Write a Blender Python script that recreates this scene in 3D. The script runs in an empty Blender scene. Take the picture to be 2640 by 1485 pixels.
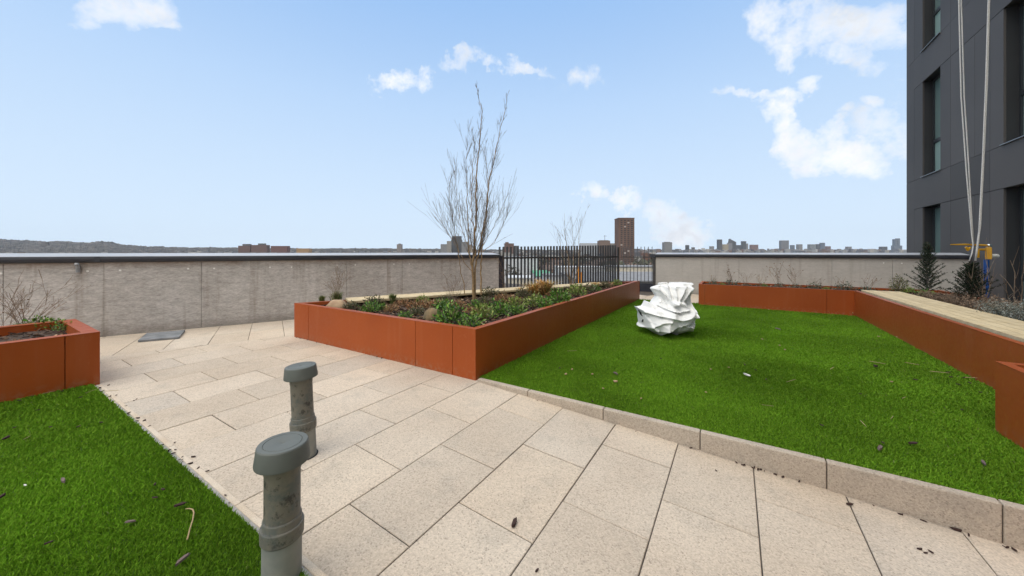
import bpy, math, random
import numpy as np
from mathutils import Vector, noise as mnoise
random.seed(7); rng = np.random.default_rng(7)
R = math.radians
S = bpy.context.scene
COL = S.collection

# ------------------------------------------------------------------ camera, sky, sun, exposure
EYE = 1.14; F = 917.0; VH = 650.0
cam = bpy.data.cameras.new('camera'); co = bpy.data.objects.new('camera', cam); COL.objects.link(co)
co.location = (0, 0, EYE); co.rotation_euler = (R(90), 0, 0)
cam.sensor_width = 36; cam.lens = F/2640*36; cam.shift_y = -92.5/2640
cam.clip_start = 0.05; cam.clip_end = 60000
S.camera = co
S.view_settings.view_transform = 'Standard'; S.view_settings.look = 'None'
S.view_settings.exposure = 0.0; S.view_settings.gamma = 1
S.view_settings.use_curve_mapping = False

SUN_EL = 62; SUN_AZ = 212   # compass style: 0 = +Y, clockwise; behind the camera and to its left
W = bpy.data.worlds.new("World"); S.world = W; W.use_nodes = True
nt = W.node_tree; N = nt.nodes; Lk = nt.links
for n in list(N): N.remove(n)
def nn(tree, t, **kw):
    n = tree.nodes.new(t)
    for k, v in kw.items(): setattr(n, k, v)
    return n
def sock(tree, s, v):
    if isinstance(v, (int, float)): s.default_value = v
    elif isinstance(v, (tuple, list)): s.default_value = v
    else: tree.links.new(v, s)
def math_(tree, op, a, b=None, c=None, clamp=False):
    n = nn(tree, 'ShaderNodeMath', operation=op, use_clamp=clamp)
    sock(tree, n.inputs[0], a)
    if b is not None: sock(tree, n.inputs[1], b)
    if c is not None: sock(tree, n.inputs[2], c)
    return n.outputs[0]
def mixc(tree, fac, a, b, blend='MIX'):
    n = nn(tree, 'ShaderNodeMix', data_type='RGBA', blend_type=blend)
    sock(tree, n.inputs[0], fac); sock(tree, n.inputs[6], a); sock(tree, n.inputs[7], b)
    return n.outputs[2]
def maprange(tree, v, a, b, c=0.0, d=1.0, smooth=False):
    n = nn(tree, 'ShaderNodeMapRange')
    if smooth: n.interpolation_type = 'SMOOTHSTEP'
    sock(tree, n.inputs[0], v)
    for i, x in enumerate((a, b, c, d)): sock(tree, n.inputs[i+1], x)
    return n.outputs[0]

out = nn(nt, 'ShaderNodeOutputWorld'); bg = nn(nt, 'ShaderNodeBackground')
Lk.new(bg.outputs[0], out.inputs[0]); bg.inputs[1].default_value = 0.12
sky = nn(nt, 'ShaderNodeTexSky', sky_type='NISHITA'); sky.sun_disc = False
sky.sun_elevation = R(SUN_EL); sky.sun_rotation = R(SUN_AZ)
sky.air_density = 1.0; sky.dust_density = 1.5; sky.ozone_density = 1.0
tc = nn(nt, 'ShaderNodeTexCoord'); D0 = tc.outputs['Generated']
sep = nn(nt, 'ShaderNodeSeparateXYZ'); Lk.new(D0, sep.inputs[0])
dx, dy, dz = sep.outputs
# clouds that stand over the horizon ahead (direction space), warped by noise
wn = nn(nt, 'ShaderNodeTexNoise'); wn.inputs['Scale'].default_value = 9; wn.inputs['Detail'].default_value = 7; wn.inputs['Roughness'].default_value = .62
Lk.new(D0, wn.inputs['Vector'])
wn2 = nn(nt, 'ShaderNodeTexNoise'); wn2.inputs['Scale'].default_value = 3.2; wn2.inputs['Detail'].default_value = 8; wn2.inputs['Roughness'].default_value = .6
Lk.new(D0, wn2.inputs['Vector'])
yy = math_(nt, 'MAXIMUM', dy, 0.02)
px_ = math_(nt, 'DIVIDE', dx, yy); pz_ = math_(nt, 'DIVIDE', dz, yy)
comb = nn(nt, 'ShaderNodeCombineXYZ'); Lk.new(px_, comb.inputs[0]); Lk.new(pz_, comb.inputs[1])
off = nn(nt, 'ShaderNodeVectorMath', operation='SUBTRACT'); Lk.new(wn.outputs['Color'], off.inputs[0]); off.inputs[1].default_value = (.5, .5, .5)
offs = nn(nt, 'ShaderNodeVectorMath', operation='SCALE'); Lk.new(off.outputs[0], offs.inputs[0]); offs.inputs[3].default_value = .20
warp = nn(nt, 'ShaderNodeVectorMath', operation='ADD'); Lk.new(comb.outputs[0], warp.inputs[0]); Lk.new(offs.outputs[0], warp.inputs[1])
BL = [ # u, v, half width, half height, density
 (300,38,95,38,1.0),(355,30,60,40,1.0),(400,66,52,14,.6),(350,140,45,14,.22),
 (1030,198,52,26,1.05),(1095,200,32,36,1.05),(1205,158,62,18,.75),(1320,172,82,16,.75),(1510,188,38,30,.5),(1458,215,22,24,.3),(1210,250,30,16,.2),(705,110,40,20,.16),(740,165,26,10,.14),
 (1525,484,34,20,.95),(1616,512,42,26,1.1),(1700,555,38,30,.9),(1760,590,62,30,1.0),(1730,570,50,26,.9),
 (2010,70,66,70,.95),(2110,60,90,60,.95),(2210,60,90,55,1.0),(2300,70,80,60,.95),(2010,120,30,46,.95),(2160,130,80,34,.8),(2260,170,60,32,.65),(2310,190,40,40,.5),
 (1905,232,44,16,.55),(1872,226,40,9,.35),(2010,242,50,16,.85),(2078,214,32,22,.95),(2000,262,36,14,.6),
 (2003,300,26,42,1.0),(2020,345,36,40,1.0),(2070,370,70,34,.95),(2140,340,40,34,.85),(2160,400,90,42,1.2),(2220,430,55,36,1.2),(2110,410,60,30,1.1),
 (2178,290,26,18,.5),(2250,262,30,16,.8),(2300,320,90,60,.62),(2340,250,40,24,.4),
 (2480,120,120,120,.9),(2700,300,200,90,.8),(-200,180,160,50,.8),(-600,420,260,60,.7)]
acc = None
for (u, v, ru, rv, st) in BL:
    c = ((u-1320)/F, (VH-v)/F, 0)
    a = nn(nt, 'ShaderNodeVectorMath', operation='SUBTRACT'); Lk.new(warp.outputs[0], a.inputs[0]); a.inputs[1].default_value = c
    b = nn(nt, 'ShaderNodeVectorMath', operation='MULTIPLY'); Lk.new(a.outputs[0], b.inputs[0]); b.inputs[1].default_value = (F/ru/1.6, F/rv/1.6, 0)
    d = nn(nt, 'ShaderNodeVectorMath', operation='DOT_PRODUCT'); Lk.new(b.outputs[0], d.inputs[0]); Lk.new(b.outputs[0], d.inputs[1])
    m = math_(nt, 'SUBTRACT', 1.0, d.outputs['Value'], clamp=True)
    m = math_(nt, 'MULTIPLY', m, st)
    acc = m if acc is None else math_(nt, 'MAXIMUM', acc, m)
wn3 = nn(nt, 'ShaderNodeTexNoise'); wn3.inputs['Scale'].default_value = 15; wn3.inputs['Detail'].default_value = 9; wn3.inputs['Roughness'].default_value = .66
Lk.new(D0, wn3.inputs['Vector'])
nz = math_(nt, 'SUBTRACT', wn3.outputs['Fac'], 0.5)
dens = math_(nt, 'MULTIPLY_ADD', nz, 3.6, acc)
dens = math_(nt, 'MULTIPLY', dens, maprange(nt, acc, 0.0, 0.45))
front = maprange(nt, dens, 0.20, 1.30)
# broken bright cloud added out of view behind the camera and overhead, lighting the terrace
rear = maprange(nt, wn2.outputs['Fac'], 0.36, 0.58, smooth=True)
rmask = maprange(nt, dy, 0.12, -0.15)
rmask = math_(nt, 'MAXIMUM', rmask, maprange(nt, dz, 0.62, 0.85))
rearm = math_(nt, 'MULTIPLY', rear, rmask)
fm = maprange(nt, dy, 0.02, 0.12)
frontm = math_(nt, 'MULTIPLY', front, fm)
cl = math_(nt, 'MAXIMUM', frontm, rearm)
# thin veil towards the horizon
veil = maprange(nt, dz, 0.0, 0.55, 1.0, 0.0)
veil = math_(nt, 'POWER', veil, 1.6)
veil = math_(nt, 'MULTIPLY_ADD', veil, 0.30, 0.25)
gv = math_(nt, 'POWER', maprange(nt, dz, 0.0, 0.60), 1.15)
grad = mixc(nt, gv, (6.1, 7.35, 8.6, 1), (2.8, 4.75, 7.9, 1))
skyc = mixc(nt, math_(nt, 'ADD', veil, .70, clamp=True), sky.outputs[0], grad)
shade = math_(nt, 'MULTIPLY', maprange(nt, wn3.outputs['Fac'], 0.40, 0.62), maprange(nt, wn2.outputs['Fac'], 0.35, 0.6), clamp=True)
clc = mixc(nt, shade, (9.3, 9.3, 9.4, 1), (6.6, 7.0, 7.6, 1))
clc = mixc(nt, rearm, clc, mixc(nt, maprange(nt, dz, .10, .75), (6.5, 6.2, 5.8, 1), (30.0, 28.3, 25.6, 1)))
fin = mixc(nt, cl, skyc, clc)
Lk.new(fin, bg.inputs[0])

sl = bpy.data.lights.new('sun', 'SUN'); so = bpy.data.objects.new('sun', sl); COL.objects.link(so)
sl.energy = 0.9; sl.angle = R(38); sl.color = (1, .93, .84)
az = R(SUN_AZ); el = R(SUN_EL)
sd = Vector((math.sin(az)*math.cos(el), math.cos(az)*math.cos(el), math.sin(el)))
so.rotation_euler = sd.to_track_quat('Z', 'Y').to_euler(); so.location = (0, -5, 20)

# ------------------------------------------------------------------ geometry frame
YAW = R(32.1); d1 = Vector((math.sin(YAW), math.cos(YAW), 0)); d2 = Vector((math.cos(YAW), -math.sin(YAW), 0))
def AB(a, b, z=0.0): return d1*a + d2*b + Vector((0, 0, z))
def ab_of(p): return p[0]*d1.x+p[1]*d1.y, p[0]*d2.x+p[1]*d2.y
BC = -1.91; SLOPE = .055; AK = 2.50
def gz(a, b):      # height of the paving
    return -SLOPE*(b-BC) if (b > BC and a < AK+.05) else 0.0
def P(u, v, z):    # where a sight line meets height z
    y = (EYE-z)*F/(v-VH); return Vector(((u-1320)/F*y, y, z))
def V(u, v, y): return Vector(((u-1320)/F*y, y, EYE-(v-VH)/F*y))

# ------------------------------------------------------------------ object helpers
class MB:
    def __init__(s): s.v = []; s.f = []; s.c = []; s.cur = (1, 1, 1)
    def face(s, pts, col=None):
        i = len(s.v); s.v += [tuple(p) for p in pts]; s.f.append(tuple(range(i, i+len(pts)))); s.c.append(col or s.cur)
    def add(s, vs, fs, col=None):
        i = len(s.v); s.v += [tuple(p) for p in vs]
        for f in fs: s.f.append(tuple(i+k for k in f)); s.c.append(col or s.cur)
    def hexa(s, b4, t4, col=None):     # bottom quad, top quad (counter-clockwise from above)
        s.add(list(b4)+list(t4), [(3,2,1,0),(4,5,6,7),(0,1,5,4),(1,2,6,5),(2,3,7,6),(3,0,4,7)], col)
    def prism(s, poly, z0, z1, col=None):
        n = len(poly); vs = [(p[0], p[1], z0) for p in poly]+[(p[0], p[1], z1) for p in poly]
        s.add(vs, [tuple(range(n-1, -1, -1)), tuple(range(n, 2*n))]+[(i, (i+1) % n, n+(i+1) % n, n+i) for i in range(n)], col)
    def box(s, x0, x1, y0, y1, z0, z1, col=None):
        s.prism([(x0, y0), (x1, y0), (x1, y1), (x0, y1)], z0, z1, col)
    def abox(s, a0, a1, b0, b1, z0, z1, col=None):
        q = [AB(a0, b0), AB(a0, b1), AB(a1, b1), AB(a1, b0)]
        s.prism([(p.x, p.y) for p in q], z0, z1, col)
    def tube(s, pts, rad, n=6, col=None, cap=True):
        pts = [Vector(p) for p in pts]
        if isinstance(rad, (int, float)): rad = [rad]*len(pts)
        i0 = len(s.v); prev = None
        for k, p in enumerate(pts):
            t = (pts[min(k+1, len(pts)-1)]-pts[max(k-1, 0)])
            t = t.normalized() if t.length > 1e-9 else Vector((0, 0, 1))
            if prev is None:
                x = t.orthogonal().normalized()
            else:
                x = prev - t*prev.dot(t); x = x.normalized() if x.length > 1e-6 else t.orthogonal().normalized()
            prev = x; y = t.cross(x)
            for j in range(n):
                an = 2*math.pi*j/n; s.v.append(tuple(p+(x*math.cos(an)+y*math.sin(an))*rad[k]))
        for k in range(len(pts)-1):
            for j in range(n):
                a = i0+k*n+j; b = i0+k*n+(j+1) % n; s.f.append((a, b, b+n, a+n)); s.c.append(col or s.cur)
        if cap:
            s.f.append(tuple(i0+j for j in range(n-1, -1, -1))); s.c.append(col or s.cur)
            e = i0+(len(pts)-1)*n; s.f.append(tuple(e+j for j in range(n))); s.c.append(col or s.cur)
    def lathe(s, prof, n=48, M=None, col=None):     # prof: (r, z)
        i0 = len(s.v)
        for r, z in prof:
            for j in range(n):
                an = 2*math.pi*j/n; p = Vector((r*math.cos(an), r*math.sin(an), z))
                s.v.append(tuple(M @ p if M else p))
        for k in range(len(prof)-1):
            for j in range(n):
                a = i0+k*n+j; b = i0+k*n+(j+1) % n; s.f.append((a, b, b+n, a+n)); s.c.append(col or s.cur)
        s.f.append(tuple(i0+j for j in range(n-1, -1, -1))); s.c.append(col or s.cur)
        e = i0+(len(prof)-1)*n; s.f.append(tuple(e+j for j in range(n))); s.c.append(col or s.cur)
    def build(s, name, mat, parent=None, smooth=False, bevel=0):
        off = wloc(parent) if parent else Vector((0, 0, 0))
        va = np.array(s.v, dtype=np.float64) - np.array(off)
        me = bpy.data.meshes.new(name); me.from_pydata(va.tolist(), [], s.f)
        me.materials.append(mat)
        if smooth is True: me.polygons.foreach_set('use_smooth', [True]*len(me.polygons))
        ca = me.color_attributes.new('Col', 'FLOAT_COLOR', 'CORNER')
        lens = np.array([len(f) for f in s.f]); cc = np.array([tuple(c)[:3] for c in s.c], dtype=np.float32)
        cc = np.repeat(np.concatenate([cc, np.ones((len(cc), 1), np.float32)], 1), lens, axis=0)
        ca.data.foreach_set('color', cc.ravel())
        me.update()
        o = bpy.data.objects.new(name, me); COL.objects.link(o)
        if parent: o.parent = parent
        if bevel:
            bv = o.modifiers.new('bevel', 'BEVEL'); bv.width = bevel; bv.segments = 2; bv.limit_method = 'ANGLE'; bv.angle_limit = R(40)
        if smooth == 'auto':
            me.polygons.foreach_set('use_smooth', [True]*len(me.polygons))
            ng = o.modifiers.new('smooth', 'EDGE_SPLIT'); ng.split_angle = R(20)
        return o
def wloc(o):
    l = Vector((0, 0, 0))
    while o: l += o.location; o = o.parent
    return l
def tag(o, label, cat, group=None, kind=None):
    if label: o['label'] = label
    if cat: o['category'] = cat
    if group: o['group'] = group
    if kind: o['kind'] = kind
    return o
def thing(name, label, cat, loc=(0, 0, 0), group=None):
    o = bpy.data.objects.new(name, None); COL.objects.link(o); o.location = loc; o.empty_display_size = .1
    return tag(o, label, cat, group)
KIDS = {}
def kids(o):
    if o.name not in KIDS: KIDS[o.name] = [c for c in COL.objects if c.parent == o]
    return KIDS[o.name]
def copy_tree(o, parent=None):
    c = o.copy(); COL.objects.link(c); c.parent = parent
    for ch in kids(o): copy_tree(ch, c)
    return c

# ------------------------------------------------------------------ materials
def mat(name, c1, c2=None, scale=8.0, rough=.7, bump=0.0, bscale=60.0, spec=.5, metal=0.0, vcol=False, detail=5, coord='pos', fine=None, contrast=(.35, .65), sub=None):
    m = bpy.data.materials.new(name); m.use_nodes = True; t = m.node_tree; b = t.nodes['Principled BSDF']
    b.inputs['Roughness'].default_value = rough; b.inputs['Metallic'].default_value = metal
    b.inputs['Specular IOR Level'].default_value = spec
    if coord == 'pos': g = nn(t, 'ShaderNodeNewGeometry').outputs['Position']
    else: g = nn(t, 'ShaderNodeTexCoord').outputs['Object']
    c1 = tuple(c1)+(1,)
    col = None
    if c2:
        n = nn(t, 'ShaderNodeTexNoise'); n.inputs['Scale'].default_value = scale; n.inputs['Detail'].default_value = detail
        t.links.new(g, n.inputs['Vector'])
        f = maprange(t, n.outputs['Fac'], contrast[0], contrast[1])
        col = mixc(t, f, c1, tuple(c2)+(1,))
    else:
        col = mixc(t, 0.0, c1, c1)
    if fine:     # (scale, dark, light)
        n = nn(t, 'ShaderNodeTexNoise'); n.inputs['Scale'].default_value = fine[0]; n.inputs['Detail'].default_value = 2
        t.links.new(g, n.inputs['Vector'])
        f = maprange(t, n.outputs['Fac'], .36, .64, fine[1], fine[2])
        col = mixc(t, 1.0, col, f, 'MULTIPLY')
    if vcol:
        a = nn(t, 'ShaderNodeVertexColor'); a.layer_name = 'Col'
        col = mixc(t, 1.0, col, a.outputs['Color'], 'MULTIPLY')
    t.links.new(col, b.inputs['Base Color'])
    if bump:
        n = nn(t, 'ShaderNodeTexNoise'); n.inputs['Scale'].default_value = bscale; n.inputs['Detail'].default_value = 4
        t.links.new(g, n.inputs['Vector'])
        bp = nn(t, 'ShaderNodeBump'); bp.inputs['Strength'].default_value = bump; bp.inputs['Distance'].default_value = .01
        t.links.new(n.outputs['Fac'], bp.inputs['Height']); t.links.new(bp.outputs[0], b.inputs['Normal'])
    m['_'] = 1
    return m
M = {}
M['leaf'] = mat('leaf', (1, 1, 1), vcol=True, rough=.45, spec=.4)
M['dull'] = mat('dull_plant', (1, 1, 1), vcol=True, rough=.8, spec=.2)
M['bark'] = mat('bark', (.20, .125, .06), (.38, .25, .12), 30, .8, coord='obj', bump=.3, bscale=90)
M['twig'] = mat('twig', (.11, .09, .08), (.19, .155, .13), 20, .8, coord='obj')
M['deadwood'] = mat('dead_stem', (.16, .11, .075), (.30, .22, .15), 20, .85, coord='obj')

def paving_mat():
    m = bpy.data.materials.new('exposed_aggregate_paving'); m.use_nodes = True; t = m.node_tree; b = t.nodes['Principled BSDF']
    g = nn(t, 'ShaderNodeNewGeometry').outputs['Position']
    def noise(sc, det=4, ro=.5):
        n = nn(t, 'ShaderNodeTexNoise'); n.inputs['Scale'].default_value = sc; n.inputs['Detail'].default_value = det; n.inputs['Roughness'].default_value = ro
        t.links.new(g, n.inputs['Vector']); return n.outputs['Fac']
    blot = maprange(t, noise(1.3, 5), .38, .66)
    col = mixc(t, blot, (.50, .418, .328, 1), (.565, .485, .39, 1))
    blot2 = maprange(t, noise(4.5, 6, .65), .52, .74)
    col = mixc(t, math_(t, 'MULTIPLY', blot2, .55), col, (.36, .32, .265, 1))
    vo = nn(t, 'ShaderNodeTexVoronoi'); vo.inputs['Scale'].default_value = 170; t.links.new(g, vo.inputs['Vector'])
    sp = nn(t, 'ShaderNodeSeparateColor'); t.links.new(vo.outputs['Color'], sp.inputs[0])
    k = maprange(t, sp.outputs[0], 0, 1, .84, 1.13)
    col = mixc(t, 1.0, col, k, 'MULTIPLY')
    dark = math_(t, 'GREATER_THAN', sp.outputs[1], .93)
    col = mixc(t, math_(t, 'MULTIPLY', dark, .34), col, (.13, .10, .08, 1))
    vc = nn(t, 'ShaderNodeVertexColor'); vc.layer_name = 'Col'
    col = mixc(t, 1.0, col, vc.outputs['Color'], 'MULTIPLY')
    t.links.new(col, b.inputs['Base Color']); b.inputs['Roughness'].default_value = .85; b.inputs['Specular IOR Level'].default_value = .25
    bp = nn(t, 'ShaderNodeBump'); bp.inputs['Strength'].default_value = .35; bp.inputs['Distance'].default_value = .003
    t.links.new(vo.outputs['Distance'], bp.inputs['Height']); t.links.new(bp.outputs[0], b.inputs['Normal'])
    return m
M['paving'] = paving_mat()
M['grout'] = mat('joint_sand', (.06, .05, .042), (.10, .082, .065), 12, .95)
M['podium'] = mat('podium_render', (.20, .19, .18), (.26, .25, .24), 1.0, .9)

def powder_red():
    m = bpy.data.materials.new('terracotta_powder_coat'); m.use_nodes = True; t = m.node_tree; b = t.nodes['Principled BSDF']
    g = nn(t, 'ShaderNodeNewGeometry').outputs['Position']
    n = nn(t, 'ShaderNodeTexNoise'); n.inputs['Scale'].default_value = 1.6; n.inputs['Detail'].default_value = 6; t.links.new(g, n.inputs['Vector'])
    col = mixc(t, maprange(t, n.outputs['Fac'], .35, .65), (.305, .062, .011, 1), (.345, .074, .014, 1))
    n2 = nn(t, 'ShaderNodeTexNoise'); n2.inputs['Scale'].default_value = 30; n2.inputs['Detail'].default_value = 6; t.links.new(g, n2.inputs['Vector'])
    col = mixc(t, maprange(t, n2.outputs['Fac'], .60, .75, 0, .25), col, (.40, .13, .05, 1))
    mpz = nn(t, 'ShaderNodeMapping'); t.links.new(g, mpz.inputs[0]); mpz.inputs['Scale'].default_value = (9, 9, .7)
    n4 = nn(t, 'ShaderNodeTexNoise'); n4.inputs['Scale'].default_value = 1.4; n4.inputs['Detail'].default_value = 6; t.links.new(mpz.outputs[0], n4.inputs['Vector'])
    col = mixc(t, maprange(t, n4.outputs['Fac'], .55, .75, 0, .22), col, (.38, .13, .06, 1))
    spz = nn(t, 'ShaderNodeSeparateXYZ'); t.links.new(g, spz.inputs[0])
    splash = math_(t, 'MULTIPLY', maprange(t, spz.outputs[2], .10, .0, 0, 1), maprange(t, n2.outputs['Fac'], .45, .62, 0, .4))
    col = mixc(t, splash, col, (.30, .20, .13, 1))
    t.links.new(col, b.inputs['Base Color'])
    r = maprange(t, n2.outputs['Fac'], .3, .7, .36, .50); t.links.new(r, b.inputs['Roughness']); b.inputs['Specular IOR Level'].default_value = .28
    n3 = nn(t, 'ShaderNodeTexNoise'); n3.inputs['Scale'].default_value = 500; t.links.new(g, n3.inputs['Vector'])
    bp = nn(t, 'ShaderNodeBump'); bp.inputs['Strength'].default_value = .10; bp.inputs['Distance'].default_value = .001
    t.links.new(n3.outputs['Fac'], bp.inputs['Height']); t.links.new(bp.outputs[0], b.inputs['Normal'])
    return m
M['red'] = powder_red()

def timber():
    m = bpy.data.materials.new('pale_timber_slats'); m.use_nodes = True; t = m.node_tree; b = t.nodes['Principled BSDF']
    vc = nn(t, 'ShaderNodeVertexColor'); vc.layer_name = 'Col'
    g = nn(t, 'ShaderNodeNewGeometry').outputs['Position']
    n = nn(t, 'ShaderNodeTexNoise'); n.inputs['Scale'].default_value = 14; n.inputs['Detail'].default_value = 6; t.links.new(g, n.inputs['Vector'])
    col = mixc(t, maprange(t, n.outputs['Fac'], .3, .7), (.50, .39, .22, 1), (.64, .53, .34, 1))
    col = mixc(t, 1.0, col, vc.outputs['Color'], 'MULTIPLY')
    t.links.new(col, b.inputs['Base Color']); b.inputs['Roughness'].default_value = .75
    return m
M['timber'] = timber()
def wall_mat(name, c1, c2, stain, gk=1.0):
    m = bpy.data.materials.new(name); m.use_nodes = True; t = m.node_tree; b = t.nodes['Principled BSDF']
    g = nn(t, 'ShaderNodeNewGeometry').outputs['Position']
    mp = nn(t, 'ShaderNodeMapping'); t.links.new(g, mp.inputs[0]); mp.inputs['Scale'].default_value = (1, 1, .6)
    def noise(v, sc, det=5, ro=.55):
        n = nn(t, 'ShaderNodeTexNoise'); n.inputs['Scale'].default_value = sc; n.inputs['Detail'].default_value = det; n.inputs['Roughness'].default_value = ro
        t.links.new(v, n.inputs['Vector']); return n.outputs['Fac']
    col = mixc(t, maprange(t, noise(mp.outputs[0], 1.5, 6, .6), .35, .65), c1+(1,), c2+(1,))
    mp2 = nn(t, 'ShaderNodeMapping'); t.links.new(g, mp2.inputs[0]); mp2.inputs['Scale'].default_value = (1, 1, 3.5)
    grain = maprange(t, noise(mp2.outputs[0], 26, 4, .75), .3, .7, 1-.30*gk, 1+.26*gk)
    col = mixc(t, 1.0, col, grain, 'MULTIPLY')
    mid = maprange(t, noise(mp2.outputs[0], 7, 6, .7), .32, .68, 1-.22*gk, 1+.2*gk); col = mixc(t, 1.0, col, mid, 'MULTIPLY')
    # vertical run marks
    mp3 = nn(t, 'ShaderNodeMapping'); t.links.new(g, mp3.inputs[0]); mp3.inputs['Scale'].default_value = (5, 5, .35)
    run = maprange(t, noise(mp3.outputs[0], 1.6, 5, .6), .54, .72, 0, stain)
    col = mixc(t, run, col, (.15, .105, .07, 1))
    # rust-brown band under the coping
    sp = nn(t, 'ShaderNodeSeparateXYZ'); t.links.new(g, sp.inputs[0])
    top = maprange(t, sp.outputs[2], .90, 1.0, 0, 1)
    top = math_(t, 'MULTIPLY', top, maprange(t, noise(g, 2.2, 5), .3, .6, .25, 1.0))
    top = math_(t, 'MULTIPLY', top, stain*1.3)
    col = mixc(t, top, col, (.16, .085, .04, 1))
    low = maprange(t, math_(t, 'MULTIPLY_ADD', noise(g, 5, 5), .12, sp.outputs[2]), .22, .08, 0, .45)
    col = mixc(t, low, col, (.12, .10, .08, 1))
    t.links.new(col, b.inputs['Base Color']); b.inputs['Roughness'].default_value = .85; b.inputs['Specular IOR Level'].default_value = .25
    bp = nn(t, 'ShaderNodeBump'); bp.inputs['Strength'].default_value = .35; bp.inputs['Distance'].default_value = .004
    t.links.new(noise(g, 70, 4), bp.inputs['Height']); t.links.new(bp.outputs[0], b.inputs['Normal'])
    return m
M['wall1'] = wall_mat('weathered_cement_board', (.41, .385, .358), (.51, .485, .46), .42)
M['wall2'] = wall_mat('pale_cement_board', (.42, .395, .36), (.49, .465, .425), .22, .35)
M['coping'] = mat('coping_membrane', (.022, .025, .034), (.035, .038, .048), 2, .45, bump=.15, bscale=9)
M['copingtop'] = mat('coping_top_metal', (.36, .37, .39), (.46, .47, .49), 1.2, .45, metal=.1)
M['iron'] = mat('dark_metal', (.034, .032, .031), (.052, .049, .047), 6, .45, spec=.5)
M['darkplate'] = mat('dark_plate', (.020, .022, .034), (.03, .032, .045), 3, .5)
M['slate'] = mat('slate', (.14, .155, .17), (.24, .255, .27), 9, .6, bump=.4, bscale=40)
M['plug'] = mat('white_plug', (.75, .75, .72), rough=.5)
M['steel'] = mat('dull_steel', (.35, .36, .37), (.25, .25, .25), 20, .45, metal=.6)
def mulch_mat():
    return mat('bark_mulch', (.022, .013, .009), (.095, .058, .036), 34, .9, bump=1.0, bscale=60, vcol=False)
M['soil'] = mulch_mat()
M['chip'] = mat('bark_chips', (1, 1, 1), vcol=True, rough=.9, spec=.15)
M['turfbase'] = mat('turf_backing', (.035, .085, .006), (.048, .105, .008), 5, .95)
def turf():
    m = bpy.data.materials.new('artificial_turf'); m.use_nodes = True; t = m.node_tree; b = t.nodes['Principled BSDF']
    vc = nn(t, 'ShaderNodeVertexColor'); vc.layer_name = 'Col'
    g = nn(t, 'ShaderNodeNewGeometry').outputs['Position']
    n = nn(t, 'ShaderNodeTexNoise'); n.inputs['Scale'].default_value = 1.1; n.inputs['Detail'].default_value = 5; t.links.new(g, n.inputs['Vector'])
    k = maprange(t, n.outputs['Fac'], .35, .65, .82, 1.2)
    col = mixc(t, 1.0, vc.outputs['Color'], k, 'MULTIPLY')
    t.links.new(col, b.inputs['Base Color']); b.inputs['Roughness'].default_value = .7; b.inputs['Specular IOR Level'].default_value = .12
    tr = nn(t, 'ShaderNodeBsdfTranslucent'); t.links.new(col, tr.inputs[0])
    mx = nn(t, 'ShaderNodeMixShader'); mx.inputs[0].default_value = .25
    t.links.new(b.outputs[0], mx.inputs[1]); t.links.new(tr.outputs[0], mx.inputs[2])
    t.links.new(mx.outputs[0], t.nodes['Material Output'].inputs[0])
    return m
M['turf'] = turf()

# ------------------------------------------------------------------ terrace floor
def clip(poly, n, c):     # keep n.p <= c
    o = []
    for i in range(len(poly)):
        p, q = poly[i], poly[(i+1) % len(poly)]
        dp = n[0]*p[0]+n[1]*p[1]-c; dq = n[0]*q[0]+n[1]*q[1]-c
        if dp <= 0: o.append(p)
        if (dp < 0) != (dq < 0) and abs(dp-dq) > 1e-12:
            t = dp/(dp-dq); o.append((p[0]+(q[0]-p[0])*t, p[1]+(q[1]-p[1])*t))
    return o
CORNER = Vector((3.24, 10.72, 0)); WL = Vector((-5.55, 4.77, 0))
wdir = (CORNER-WL).normalized(); wn_ = Vector((-wdir.y, wdir.x, 0))
wn_c = wn_.dot(WL)
strip_c = wn_c-1.34          # edge of the border strip along the wall
bm = MB(); G = .0027
def slab(poly, zf, th=.045):
    if len(poly) < 3: return
    ar = abs(sum(poly[i][0]*poly[(i+1) % len(poly)][1]-poly[(i+1) % len(poly)][0]*poly[i][1] for i in range(len(poly)))/2)
    if ar < .002: return
    g = random.gauss(1, .042); w = random.gauss(0, .010); dzz = random.gauss(0, .0008)
    col = (g+w, g, g-w*1.4)
    n = len(poly); zt = [zf(*ab_of(p))+dzz for p in poly]
    ch = .0025; cx = sum(p[0] for p in poly)/n; cy = sum(p[1] for p in poly)/n
    inn = []
    for p in poly:
        v = Vector((cx-p[0], cy-p[1])); l = v.length; v = v/l*ch*1.6
        inn.append((p[0]+v.x, p[1]+v.y))
    vs = [(p[0], p[1], z-th) for p, z in zip(poly, zt)]+[(p[0], p[1], z-ch) for p, z in zip(poly, zt)]+[(p[0], p[1], z) for p, z in zip(inn, zt)]
    fs = [tuple(range(2*n, 3*n))]+[(i, (i+1) % n, n+(i+1) % n, n+i) for i in range(n)]+[(n+i, n+(i+1) % n, 2*n+(i+1) % n, 2*n+i) for i in range(n)]
    bm.add(vs, fs, col)
for k in range(-16, 12):
    b0 = -1.11+.4*k+G; b1 = b0+.4-2*G
    o0 = (1.295 if k % 2 == 0 else .995)
    for j in range(-12, 17):
        a0 = o0+.6*j+G; a1 = a0+.6-2*G
        if a0 > 2.6 and b0 > -1.9 and a1 < 8.5 and b1 < 1.7: continue       # under the lawn
        q = [AB(a0, b0), AB(a0, b1), AB(a1, b1), AB(a1, b0)]; poly = [(p.x, p.y) for p in q]
        poly = clip(poly, (wn_.x, wn_.y), strip_c-G)
        if a0 < AK and b1 > BC:      # slope side: stop at the kerb
            poly = clip(poly, (d1.x, d1.y), AK+.02) if poly else poly
            if poly: slab(poly, lambda a, b: -SLOPE*max(b-BC, 0))
        elif poly: slab(poly, lambda a, b: 0.0)
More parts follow.
